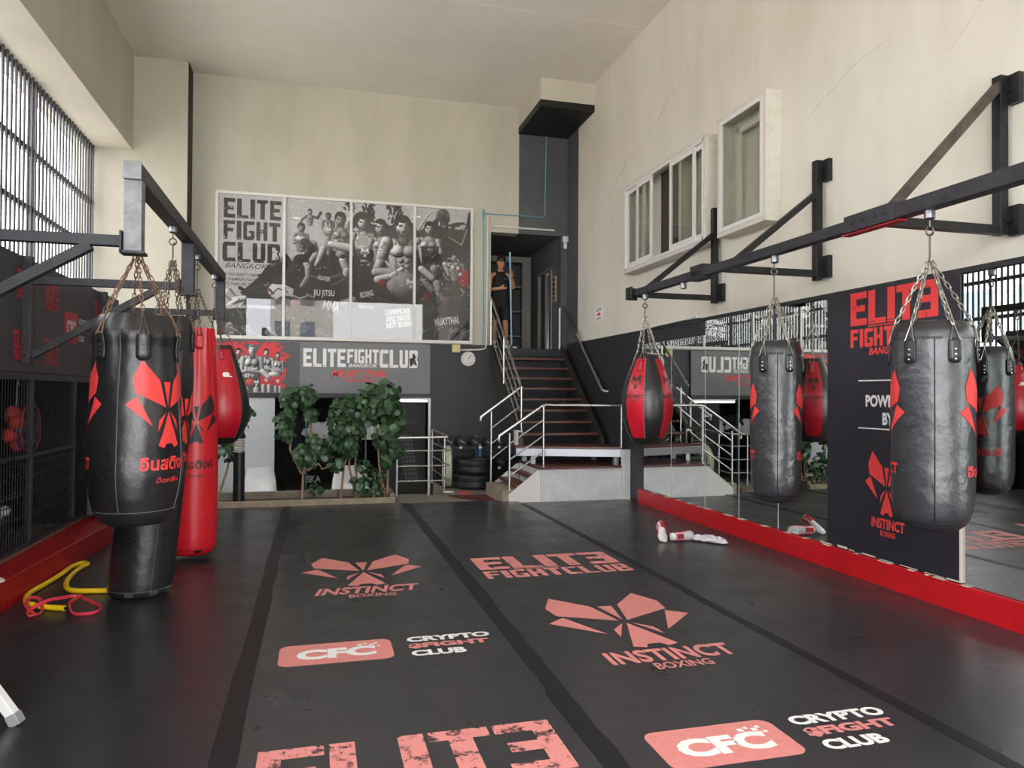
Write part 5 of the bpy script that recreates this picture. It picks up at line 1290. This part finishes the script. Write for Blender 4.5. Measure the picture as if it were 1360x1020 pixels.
b = MB(); b.box(XL-.02, -2.0, 1.70, XF-.03, 9.9, 1.74); struct('unseen_cage_cover', b, M_vblack)  # unseen cover board added over the cage to keep it dark
b = MB(); b.box(XL-.02, 9.86, -.03, XF, 9.9, 1.7); struct('wall_cage_end', b, M_vblack)
M_board = mat('sponsor_board', '34343a', .5, col2='3b3b40', nscale=1.5)
M_bred = distress('board_red_print', 'b53238', .55, 14., .36)
def sponsor(y0, y1, label, items):
    t = thing('sponsor_board', label, 'sign', (XF, (y0+y1)/2, 1.7), 'sponsor boards on the cage')
    b = MB(); b.box(XF-.02, y0, 1.705, XF+.02, y1, 2.655); b.build('board', M_board, t, False)
    for kind, y, z in items:
        o = (XF+.022, y, z)
        if kind == 'E': decal('logo', elite_logo(.34, .24), o, Y_, Z_, M_bred, t)
        else:
            decal('badge', roundrect(.40, .30, .04), o, Y_, Z_, mat('board_badge_red', 'a92c34', .55), t)
            decal('lettering', text2d('CFC', (.28, .14), .05), (XF+.0235, y, z), Y_, Z_, M_pgw, t)
            for j, (s_, mm, w_) in enumerate((('CRYPTO', M_pgw, .30), ('$FIGHT', M_print_red, .28), ('CLUB', M_pgw, .18))): decal('lettering', text2d(s_, (w_, .06), .04), (XF+.022, y+.24+w_/2, z+.085-.085*j), Y_, Z_, mm, t)
    return t
sponsor(7.13, 9.9, 'farther dark sponsor board with a red badge above the wire cage', [('E', 7.55, 2.40), ('E', 9.05, 2.42), ('C', 8.1, 2.17), ('E', 7.55, 1.90), ('E', 9.0, 1.9), ('E', 9.6, 2.2)])
sponsor(4.35, 7.11, 'nearer dark sponsor board above the wire cage at the left edge', [('E', 6.92, 2.42), ('E', 6.85, 1.92), ('C', 5.85, 2.17), ('E', 5.2, 2.42), ('E', 5.2, 1.92)])
sponsor(1.6, 4.33, 'sponsor board nearest the camera above the wire cage', [('E', 3.9, 2.42), ('C', 3.0, 2.17), ('E', 2.2, 1.92)])
# gear hanging behind the mesh
def net_bag(y, z, r, label, seed):
    rq = random.Random(seed); t = thing('net_bag', label, 'bag', (XF-.3, y, z)); x = XF-.32
    b = MB()
    for k in range(7):
        a = 2*math.pi*k/7; b.ball((x+rq.uniform(-.05, .05), y+r*.5*math.cos(a), z+r*.5*math.sin(a)), (r*.30, r*.42, r*.30), 10, 7, 0, Matrix.Rotation(a, 3, 'X'))
    b.build('red_pads', mat('dull_red_pad', 'd2433a', .6, col2='b0352f', nscale=9), t)
    b = MB()
    for k in range(5):
        a = 2*math.pi*(k+.3)/5; b.ball((x+.06+rq.uniform(-.03, .03), y+r*.42*math.cos(a), z+r*.4*math.sin(a)-.04), (r*.26, r*.30, r*.24), 10, 7)
    b.build('blue_pads', mat('dull_blue_pad', '4a4d78', .6, col2='383a60', nscale=9), t)
    b = MB(); b.tube([(x+.12, y+r*math.cos(2*math.pi*k/24), z+r*.95*math.sin(2*math.pi*k/24)) for k in range(24)], .009, 6, closed=True); b.build('rim_cord', MATS['dull_red_pad'], t)
    b = MB()
    for k in range(6):
        a = math.pi*k/6; b.tube([(x+.12+.05*math.sin(math.pi*(i/8)), y+r*math.cos(a)*(1-i/4), z+r*.95*math.sin(a)*(1-i/4)) for i in range(9)], .004, 4)
    b.build('net', mat('blue_net', '4a4d6a', .6), t)
    b = MB(); b.tube([(x, y, z+r*.9), (x, y, z+r+.16), (x, y+.03, z+r+.20), (x, y+.05, z+r+.16)], .008, 6); b.build('hook', M_pgw, t)
net_bag(6.72, 1.22, .28, 'round net bag of red and blue pads behind the cage mesh, nearest the camera', 31)
net_bag(7.75, 1.20, .24, 'smaller net bag of red and blue pads behind the cage mesh, right of the post', 32)
t = thing('rope_coil', 'blue battle rope coiled and hung at the end of the cage with a red loop', 'rope', (-2.2, 8.75, 1.22))
b = MB()
for k in range(7):
    rq = random.Random(k); b.tube([(XF+.06+.018*(k % 3), 8.78+(.17+.012*k % .05)*math.cos(2*math.pi*i/20)+rq.uniform(-.01, .01), 1.24+(.27-.014*k)*math.sin(2*math.pi*i/20)) for i in range(20)], .022, 7, closed=True)
b.build('coils', mat('blue_rope', '2c3a86', .8, col2='222d68', nscale=30), t)
b = MB(); b.tube([(XF+.13, 8.86+.13*math.cos(2*math.pi*i/20), 1.20+.20*math.sin(2*math.pi*i/20)+.03*math.cos(2*math.pi*i/20)) for i in range(20)], .010, 6, closed=True); b.build('red_loop', MATS['dull_red_pad'], t)
b = MB(); b.tube([(XF+.02, 8.78, 1.48), (XF+.02, 8.78, 1.66)], .006, 6); b.build('hanging_cord', M_steel, t)
t = thing('kick_shield', 'tall grey kick shield standing on the kerb under the blue rope', 'pad', (XF+.03, 8.75, .2))
b = MB(); b.box(XF+.03, 8.62, .235, XF+.13, 8.80, .95); b.build('pad', mat('grey_pad', '4c4b4a', .6), t, False, .02)
b = MB(); b.box(XF+.03, 8.90, .235, XF+.12, 9.0, .98); b.build('side_pad', M_vblack, t, False, .02)
decal('lettering', text2d('PRO', (.3, .05), .02), (XF+.122, 8.95, .72), Z_, -Y_, M_pgw, t)
t = thing('storage_shelf', 'dark wire shelf with loose gear low behind the cage mesh', 'shelf', (XF-.4, 7.2, -.03))
for z in (.42, .62):
    b = MB(); b.box(XF-.7, 5.0, z, XF-.15, 8.9, z+.02); b.build('shelf_board', M_steel, t, False)
for y in (5.0, 6.3, 7.6, 8.86):
    b = MB(); b.box(XF-.2, y, -.03, XF-.16, y+.04, .64); b.build('leg', M_steel, t, False)
t = thing('skipping_rope', 'pale skipping rope handle lying on the low shelf behind the mesh', 'rope', (XF-.3, 7.1, .44))
b = MB(); b.tube([(XF-.25, 6.75, .46), (XF-.25, 7.0, .455), (XF-.25, 7.2, .47)], [.012, .018, .026], 8); b.build('handle', M_pgw, t)
b = MB(); b.ball((XF-.26, 7.34, .50), (.05, .06, .05), 10, 7); b.build('grip_ball', M_pgw, t)

# ================================================================== THINGS ON THE FLOOR
t = thing('resistance_tube', 'thick yellow rubber tube bent in a loop on the mat by the left kerb', 'exercise band', (-1.8, 6.5, .0))
def smooth(P, n=6):
    P = [V(p) for p in P]; out = []
    for i in range(len(P)-1):
        a, b_, c, d = P[max(i-1, 0)], P[i], P[i+1], P[min(i+2, len(P)-1)]
        for k in range(n):
            q = k/n; out.append(.5*((2*b_)+(c-a)*q+(2*a-5*b_+4*c-d)*q*q+(3*b_-a-3*c+d)*q**3))
    return out+[P[-1]]
b = MB(); b.tube(smooth([(-1.45, 6.25, .022), (-1.71, 6.29, .022), (-1.82, 6.36, .022), (-1.90, 6.57, .022), (-1.94, 6.83, .022), (-1.95, 7.10, .022), (-1.93, 7.25, .022), (-1.98, 7.30, .024), (-2.03, 7.18, .024), (-2.03, 6.93, .024), (-2.05, 6.60, .022), (-2.07, 6.32, .022), (-2.00, 6.03, .03), (-1.91, 5.92, .03), (-1.80, 5.87, .022), (-1.69, 5.82, .022)]), .020, 10); b.build('tube', mat('yellow_rubber', 'e8c21a', .4), t)
b = MB(); b.tube([(-1.69, 5.82, .022), (-1.655, 5.812, .022)], .012, 8); b.build('plug', M_vblack, t)
t = thing('loop_band', 'red rubber loop band wound round the yellow tube on the mat', 'exercise band', (-1.7, 5.9, .0))
b = MB(); b.tube(smooth([(-1.85, 5.74, .016), (-1.94, 5.86, .04), (-1.97, 6.02, .06), (-1.89, 5.96, .06), (-1.82, 5.77, .02), (-1.87, 5.70, .016), (-1.90, 5.80, .03), (-1.83, 5.93, .055), (-1.78, 6.04, .04), (-1.71, 6.12, .03), (-1.64, 6.07, .025), (-1.56, 5.96, .02), (-1.46, 5.82, .016), (-1.46, 5.69, .016), (-1.53, 5.66, .016), (-1.61, 5.71, .016), (-1.66, 5.82, .05), (-1.66, 5.95, .05), (-1.65, 6.05, .05)]), .013, 8, flat=.55); b.build('band', mat('red_rubber', 'd03a48', .4), t)
def shoe(c, ang, label, col, L_=.28, tip=0., pitch=0.):
    """low trainer: lofted sections from heel to toe"""
    t = thing('trainer', label, 'shoe', c)
    M = Matrix.Translation(V(c)) @ Matrix.Rotation(ang, 4, 'Z') @ Matrix.Rotation(pitch, 4, 'Y') @ Matrix.Rotation(tip, 4, 'X')
    S = [(-.5, .030, .005, .07), (-.46, .036, .0, .088), (-.3, .038, 0, .092), (-.12, .037, 0, .080), (.05, .040, 0, .068), (.22, .046, 0, .052), (.38, .043, 0, .040), (.47, .030, .004, .030), (.5, .012, .010, .022)]
    def ring(x, w, z0, z1, k0, k1):
        return [M @ V((x*L_, w*math.cos(a)*(1 if math.sin(a) < .2 else .82), z0+(z1-z0)*(k0+(k1-k0)*(.5+.5*math.sin(a))))) for a in [2*math.pi*j/16 for j in range(16)]]
    b = MB(); b.rings([ring(x, w, z0, z1, .22, 1) for x, w, z0, z1 in S]); b.build('upper', mat('shoe_white', 'e6e2e4', .6), t)
    b = MB(); b.rings([[M @ V((x*L_*1.03, w*1.08*math.cos(a), max(z0, .012+.013*math.sin(a)))) for a in [2*math.pi*j/16 for j in range(16)]] for x, w, z0, z1 in S]); b.build('sole', mat('shoe_sole', 'd9d4c8', .6), t)
    b = MB(); b.rings([[M @ V((x*L_, .024*math.cos(a), h+.008*math.sin(a))) for a in [2*math.pi*j/12 for j in range(12)]] for x, h in ((-.40, .086), (-.2, .088), (-.1, .078))]); b.build('opening', mat('shoe_lining', col, .8), t)
    for e in (-1, 1):
        b = MB(); b.tube([M @ V((x*L_, e*w, z)) for x, w, z in ((-.42, .037, .04), (-.2, .041, .06), (.0, .043, .035), (.2, .048, .03))], .006, 6); b.build('side_stripe', mat('shoe_red', 'd8344a', .5), t)
    b = MB()
    for k in range(4): b.tube([M @ V((.0+.03*k-.01, -.024, .070-.007*k)), M @ V((.0+.03*k, 0, .076-.007*k)), M @ V((.0+.03*k-.01, .024, .070-.007*k))], .003, 5)
    b.build('laces', M_wprint, t)
    return t
shoe((3.56, 7.15, .06), R_(-108), 'white trainer with red lining propped heel up, left of the pair on the mat', 'b02a30', .30, R_(-12), R_(22))
shoe((3.77, 7.10, .048), R_(8), 'white trainer with red and purple stripes lying on its side beside the wraps', 'd8344a', .29, R_(80))
t = thing('hand_wraps', 'crumpled white hand wraps on the mat right of the trainers', 'cloth', (3.96, 6.98, 0))
b = MB(); rq = random.Random(4)
for (x, y, r) in ((3.93, 7.03, .07), (3.98, 6.97, .085), (4.02, 6.92, .085), (4.06, 6.86, .08), (4.09, 6.81, .055), (3.98, 7.0, .06)):
    n = 14; rings = []
    for i in range(8):
        a = math.pi*i/7; rings.append([V((x+r*math.sin(a)*math.cos(2*math.pi*j/n)*rq.uniform(.8, 1.15), y+r*math.sin(a)*math.sin(2*math.pi*j/n)*rq.uniform(.8, 1.15), max(.002, .6*r*(1-math.cos(a))*rq.uniform(.7, 1.3)*.62+.002))) for j in range(n)])
    b.rings(rings)
b.build('crumpled_cloth', mat('white_cotton', 'e3e2e6', .9, bump=.5, bscale=60), t)
shoe((-2.17, 5.83, .2), R_(75), 'white trainer resting on the red kerb at the left edge', '8a8a88')
t = thing('bench', 'white metal bench, only one foot showing at the lower left edge', 'bench', (-1.75, 3.6, 0))
Mwl = mat('white_powder_coat', 'e4e4e2', .35)
for (fx, fy, tx, ty) in ((-1.335, 3.91, -1.62, 3.97), (-1.335, 3.2, -1.62, 3.26), (-2.0, 3.91, -1.78, 3.97), (-2.0, 3.2, -1.78, 3.26)):
    b = MB(); b.beam((fx, fy, .03), (tx, ty, .43), .045, .045); lg = b.build('leg', Mwl, t, False, .004)
    b = MB(); b.beam((fx+.012, fy-.002, .001), (fx-.012, fy+.002, .05), .052, .052); b.build('rubber_foot', mat('grey_rubber', '8d8f92', .6), lg, False, .004)
b = MB(); b.box(-2.0, 3.1, .43, -1.45, 4.05, .47); b.build('seat', M_leather, t, False, .015)

# ================================================================== PERSON
def person():
    t = thing('person', 'person in black vest and shorts reading a phone at the head of the stairs', 'person', (3.27, 13.12, 2.37))
    ox, oy, oz = 3.27, 13.12, 2.37
    # joints: name -> (x, y, z, radius)
    J = {'pel': (0, 0, .90, .135), 'wai': (0, .0, 1.04, .118), 'che': (0, .01, 1.22, .135), 'sho': (0, .01, 1.34, .10), 'nec': (0, -.015, 1.43, .052), 'hd0': (.0, -.045, 1.485, .062),
         'sR': (-.165, .01, 1.355, .058), 'eR': (-.215, -.01, 1.08, .042), 'wR': (-.05, -.19, 1.085, .030), 'hR': (-.01, -.225, 1.10, .030),
         'sL': (.165, .01, 1.355, .058), 'eL': (.235, -.07, 1.10, .042), 'wL': (.165, -.20, 1.30, .030), 'hL': (.155, -.225, 1.365, .032),
         'hipR': (-.085, 0, .84, .088), 'kR': (-.11, -.03, .47, .056), 'aR': (-.115, .02, .085, .036), 'tR': (-.13, -.10, .035, .034),
         'hipL': (.085, 0, .84, .088), 'kL': (.10, -.02, .47, .056), 'aL': (.125, .03, .085, .036), 'tL': (.22, -.04, .035, .034)}
    E_ = [('pel', 'wai'), ('wai', 'che'), ('che', 'sho'), ('sho', 'nec'), ('nec', 'hd0'), ('sho', 'sR'), ('sR', 'eR'), ('eR', 'wR'), ('wR', 'hR'), ('sho', 'sL'), ('sL', 'eL'), ('eL', 'wL'), ('wL', 'hL'),
          ('pel', 'hipR'), ('hipR', 'kR'), ('kR', 'aR'), ('aR', 'tR'), ('pel', 'hipL'), ('hipL', 'kL'), ('kL', 'aL'), ('aL', 'tL')]
    # fingers: right hand round the phone, left hand round the pole
    for k in range(4):
        a = 'fR%d' % k; z = 1.125-.017*k
        J[a+'a'] = (.022, -.245, z, .0095); J[a+'b'] = (.05, -.262, z+.004, .0085); J[a+'c'] = (.062, -.24, z+.004, .0075); E_ += [('hR', a+'a'), (a+'a', a+'b'), (a+'b', a+'c')]
        a = 'fL%d' % k; z = 1.41-.018*k
        J[a+'a'] = (.150, -.262, z, .0095); J[a+'b'] = (.118, -.272, z+.003, .0085); J[a+'c'] = (.108, -.248, z+.002, .0075); E_ += [('hL', a+'a'), (a+'a', a+'b'), (a+'b', a+'c')]
    J['uRa'] = (-.01, -.245, 1.135, .011); J['uRb'] = (.018, -.265, 1.15, .009); E_ += [('hR', 'uRa'), ('uRa', 'uRb')]
    J['uLa'] = (.135, -.225, 1.40, .011); J['uLb'] = (.112, -.228, 1.425, .009); E_ += [('hL', 'uLa'), ('uLa', 'uLb')]
    names = list(J); idx = {n: i for i, n in enumerate(names)}
    me = bpy.data.meshes.new('body'); me.from_pydata([J[n][:3] for n in names], [(idx[a], idx[c]) for a, c in E_], []); me.update()
    ob = bpy.data.objects.new('body', me); COL.objects.link(ob)
    sk = ob.modifiers.new('skin', 'SKIN'); sk.use_smooth_shade = True
    if not me.skin_vertices: 
        import bmesh
        bm = bmesh.new(); bm.from_mesh(me); bm.verts.layers.skin.verify(); bm.to_mesh(me); bm.free()
    for n in names:
        s_ = me.skin_vertices[0].data[idx[n]]; r = J[n][3]
        s_.radius = (r*1.15, r*.8) if n in ('pel', 'wai', 'che') else (r, r); s_.use_root = n == 'pel'
    sd = ob.modifiers.new('sub', 'SUBSURF'); sd.levels = 2; sd.render_levels = 2
    dg = bpy.context.evaluated_depsgraph_get(); dg.update()
    m2 = bpy.data.meshes.new_from_object(ob.evaluated_get(dg)); bpy.data.objects.remove(ob); bpy.data.meshes.remove(me)
    vs = [tuple(v.co) for v in m2.vertices]; fs = [tuple(p.vertices) for p in m2.polygons]; bpy.data.meshes.remove(m2)
    b = MB(); b.add([(x+ox, y+oy, z+oz) for x, y, z in vs], fs)
    # head, bowed: shaped egg with brow, nose, chin and ears in the same mesh
    hc = V((ox, oy-.085, oz+1.575)); HM = Matrix.Rotation(R_(28), 3, 'X')
    def hp(x, y, z): return hc+HM @ V((x, y, z))
    rr4 = []; nn = 22
    for z, w, d, y0 in ((-.118, .030, .028, -.045), (-.105, .046, .050, -.030), (-.075, .060, .074, -.012), (-.04, .070, .088, 0), (0, .075, .096, .004), (.04, .077, .099, .008), (.075, .070, .090, .012), (.10, .050, .066, .014), (.115, .018, .022, .014)):
        rr4.append([hp(w*math.cos(a), y0+d*math.sin(a), z) for a in [2*math.pi*j/nn for j in range(nn)]])
    b.rings(rr4)
    b.rings([[hp(.0+.012*k_*math.cos(a), -.088-.018*q, .012-.05*q*1.0+.010*k_*math.sin(a)) for a in [2*math.pi*j/8 for j in range(8)]] for q, k_ in ((0, .5), (.5, .8), (.9, 1.15), (1.02, .5))])
    for e in (-1, 1): b.ball(hp(e*.078, .005, -.01), (.010, .020, .030), 10, 7, 0, HM)
    body = b.build('body', M_skin, t, True, sharp=70)
    b = MB()
    for e in (-1, 1): b.ball(hp(e*.030, -.087, .012), (.013, .006, .006), 8, 6)
    b.build('eyes', M_pbk, t)
    b = MB()
    for e in (-1, 1): b.tube([hp(e*.014, -.094, .030), hp(e*.032, -.094, .036), hp(e*.050, -.082, .030)], .0045, 6)
    b.build('eyebrows', mat('black_hair', '121112', .5), t)
    b = MB(); b.ball(hp(0, -.085, -.068), (.024, .008, .007), 10, 6, 0, HM); b.build('lips', mat('lip', '9a6355', .5), t)
    b = MB(); rr5 = []
    for z, w, d, y0 in ((-.03, .079, .060, .052), (.01, .082, .078, .036), (.045, .084, .103, .010), (.075, .080, .102, .012), (.105, .066, .085, .012), (.128, .035, .045, .010), (.134, .01, .01, .01)):
        rr5.append([hp(w*math.cos(a)*(1+.04*math.sin(5*a)), y0+d*math.sin(a), z+.004*math.sin(7*a)) for a in [2*math.pi*j/24 for j in range(24)]])
    b.rings(rr5); b.build('hair', mat('black_hair', '121112', .5), t)
    Mc = mat('black_sports_cloth', '0c0c0e', .8, col2='121214', nscale=6)
    def el(z, w, d, cx=0, cy=0, n=24): return [V((ox+cx+w*math.cos(a)*(1+.02*math.sin(4*a)), oy+cy+d*math.sin(a), oz+z)) for a in [2*math.pi*j/n for j in range(n)]]
    b = MB(); b.rings([el(.84, .180, .138), el(.90, .180, .136), el(1.0, .160, .122), el(1.1, .160, .122, 0, .0), el(1.2, .170, .132, 0, .005), el(1.28, .168, .128, 0, .008), el(1.345, .140, .105, 0, .01), el(1.395, .100, .082, 0, .005), el(1.42, .085, .07, 0, 0)]); sh = b.build('vest', Mc, t)
    decal('chest_mark', ([(-.022, .004), (-.010, -.008), (.026, .014), (-.008, -.001)], [(0, 1, 2, 3)]), (ox+.07, oy-.133, oz+1.27), X_, Z_, M_wprint, sh)
    b = MB(); b.rings([el(.93, .168, .128), el(.86, .182, .140), el(.80, .185, .142), el(.76, .18, .135)])
    for e in (-1, 1): b.rings([el(.80, .100, .128, e*.090), el(.7, .102, .120, e*.095, -.005), el(.6, .102, .112, e*.100, -.012), el(.53, .104, .110, e*.103, -.02)])
    b.build('shorts', Mc, t)
    for s_, (ax, ay), ang in ((-1, (-.118, .0), -95), (1, (.135, .01), -30)):
        M = Matrix.Translation(V((ox+ax, oy+ay, oz))) @ Matrix.Rotation(R_(ang), 4, 'Z'); b = MB()
        b.rings([[M @ V((x, w*math.cos(a), z0+(z1-z0)*(.5+.5*math.sin(a)))) for a in [2*math.pi*j/14 for j in range(14)]] for x, w, z0, z1 in ((-.075, .026, .004, .08), (-.05, .037, 0, .10), (.0, .040, 0, .095), (.06, .045, 0, .07), (.12, .046, 0, .055), (.17, .038, .002, .045), (.195, .015, .008, .03))])
        b.build('shoe', mat('person_shoe', 'dcdcde', .6), t)
        b = MB(); b.tube([V((ox+ax, oy+ay+.005, oz+.09)), V((ox+ax, oy+ay, oz+.15))], .042, 12); b.build('sock', M_wprint, t)
    b = MB(); b.tube([V((ox+.172, oy-.19, oz+1.275)), V((ox+.166, oy-.197, oz+1.295))], .036, 14); b.build('wristband', M_vblack, t)
    ph = thing('phone', 'dark phone in the right hand of the person at the head of the stairs', 'phone', (ox+.035, oy-.255, oz+1.12))
    b = MB(); b.box(ox+.0, oy-.27, oz+1.105, ox+.075, oy-.255, oz+1.135); b.build('case', M_vblack, ph, False, .004)
    b = MB(); b.box(ox+.004, oy-.2708, oz+1.108, ox+.071, oy-.2702, oz+1.132); b.build('screen', mat('phone_screen', '3a4048', .1), ph, False)
    pl = thing('long_pole', 'pale blue pole standing on the landing in the hand of the person', 'pole', (ox+.13, oy-.25, oz))
    b = MB(); b.tube([V((ox+.165, oy-.22, oz+.0)), V((ox+.127, oy-.248, oz+1.40)), V((ox+.112, oy-.26, oz+1.74))], .0165, 12); b.build('shaft', mat('sky_blue_paint', '7fb4d6', .4), pl)
    b = MB(); b.lathe([(.018, 0), (.02, .01), (.02, .05), (.017, .06)], (ox+.165, oy-.22, oz), 12); b.build('foot_cap', M_vblack, pl)
person()

# ================================================================== OUTSIDE
def building(name, label, x0, y0, x1, y1, h, m, mw_, face, fl=3.0, bay=2.2):
    t = thing(name, label, 'building', ((x0+x1)/2, (y0+y1)/2, -1.5))
    b = MB(); b.box(x0, y0, -1.5, x1, y1, h); b.build('wall', m, t, False)
    b = MB(); z = .5
    while z < h-2:
        k = 0
        a0, a1 = (x0, x1) if face in '+y-y' and 'y' in face else (y0, y1)
        p = a0+.4
        while p < a1-1.4:
            if face == '+y': b.box(p, y1, z, p+1.3, y1+.05, z+1.5)
            else: b.box(x1, p, z, x1+.05, p+1.3, z+1.5)
            p += bay
        z += fl
    b.build('windows', mw_, t, False)
    b = MB(); b.box(x0-.2, y0-.2, h, x1+.2, y1+.2, h+.5); b.build('parapet', mat('brick_red_roof', '9a4b44', .8), t, False)
mwin = mat('building_window', '55606a', .2)
building('office_block', 'concrete office block across the street behind the camera', 2.5-6.5, -52, 2.5-1.0, -44, 16.5, mat('office_concrete', 'b5aea6', .8), mwin, '+y')
building('office_block', 'narrow pale office block across the street left of the taller one', -9.5, -46, -7.4, -40, 15, mat('pale_render', 'c9c2b8', .8), mwin, '+y')
building('house', 'low pinkish house beyond the slatted screen', -22, 2, -14, 12, 4.2, mat('pink_render', 'c9aeb0', .8), mwin, '+x')
building('house', 'grey house beyond the far end of the slatted screen', -20, 14, -12, 30, 7.0, mat('grey_render', 'b5b2bb', .8), mwin, '+x')
b = MB(); b.box(-90, -90, -1.6, 90, 90, -1.5); struct('ground', b, mat('street_paving', 'c9c6c0', .9))

# ================================================================== LIGHT, CAMERA
w = bpy.data.worlds.new('overcast'); SC.world = w; w.use_nodes = True
N = w.node_tree.nodes; L = w.node_tree.links; bg_ = N['Background']
tc = N.new('ShaderNodeTexCoord'); nz_ = N.new('ShaderNodeTexNoise'); nz_.inputs['Scale'].default_value = 2.2; nz_.inputs['Detail'].default_value = 5
rp = N.new('ShaderNodeValToRGB'); rp.color_ramp.elements[0].color = (.84, .90, 1, 1); rp.color_ramp.elements[1].color = (1, .985, .96, 1); rp.color_ramp.elements[0].position = .35; rp.color_ramp.elements[1].position = .65
L.new(tc.outputs['Generated'], nz_.inputs['Vector']); L.new(nz_.outputs['Fac'], rp.inputs[0]); L.new(rp.outputs[0], bg_.inputs['Color'])
bg_.inputs['Strength'].default_value = SKY
sun = bpy.data.lights.new('sun', 'SUN'); sun.energy = SUN; sun.angle = R_(12); sun.color = (1, .985, .96)
so_ = bpy.data.objects.new('sun', sun); COL.objects.link(so_); so_.location = (6, 10, 30); so_.rotation_euler = V((-.30, -.50, -1)).to_track_quat('-Z', 'Y').to_euler()      # added high sun behind the building: bounce off the street brightens the ceiling
def portal(name, loc, rot, sx, sy):
    l = bpy.data.lights.new(name, 'AREA'); l.shape = 'RECTANGLE'; l.size = sx; l.size_y = sy; l.cycles.is_portal = True
    o = bpy.data.objects.new(name, l); COL.objects.link(o); o.location = loc; o.rotation_euler = rot
portal('portal_rear', (.75, YREAR-.25, 2.4), (R_(90), 0, 0), 6.5, 5.1)       # faces +Y
portal('portal_left', (XL-.2, 5.2, 3.5), (0, R_(-90), 0), 3.7, 14.8)          # faces +X
cam = bpy.data.cameras.new('camera'); co = bpy.data.objects.new('camera', cam); COL.objects.link(co)
yaw, pi_, ro = R_(14.96), R_(.736), R_(.333)
Fw = V((math.sin(yaw)*math.cos(pi_), math.cos(yaw)*math.cos(pi_), math.sin(pi_))); Rt = V((math.cos(yaw), -math.sin(yaw), 0)); Up = Rt.cross(Fw)
R2 = Rt*math.cos(ro)+Up*math.sin(ro); U2 = Up*math.cos(ro)-Rt*math.sin(ro)
m4 = Matrix((R2, U2, -Fw)).transposed().to_4x4(); m4.translation = V((0, 0, 1.55)); co.matrix_world = m4
cam.sensor_fit = 'HORIZONTAL'; cam.sensor_width = 36; cam.lens = 976.11/1360*36; cam.clip_start = .05; cam.clip_end = 300
SC.camera = co
vs_ = SC.view_settings; vs_.view_transform = 'Standard'; vs_.look = 'None'; vs_.gamma = 1; vs_.use_curve_mapping = False; vs_.exposure = EXPO
SC.cycles.max_bounces = 10; SC.cycles.diffuse_bounces = 5; SC.cycles.glossy_bounces = 5; SC.cycles.transparent_max_bounces = 12; SC.cycles.caustics_reflective = False; SC.cycles.caustics_refractive = False
SC.cycles.use_denoising = True
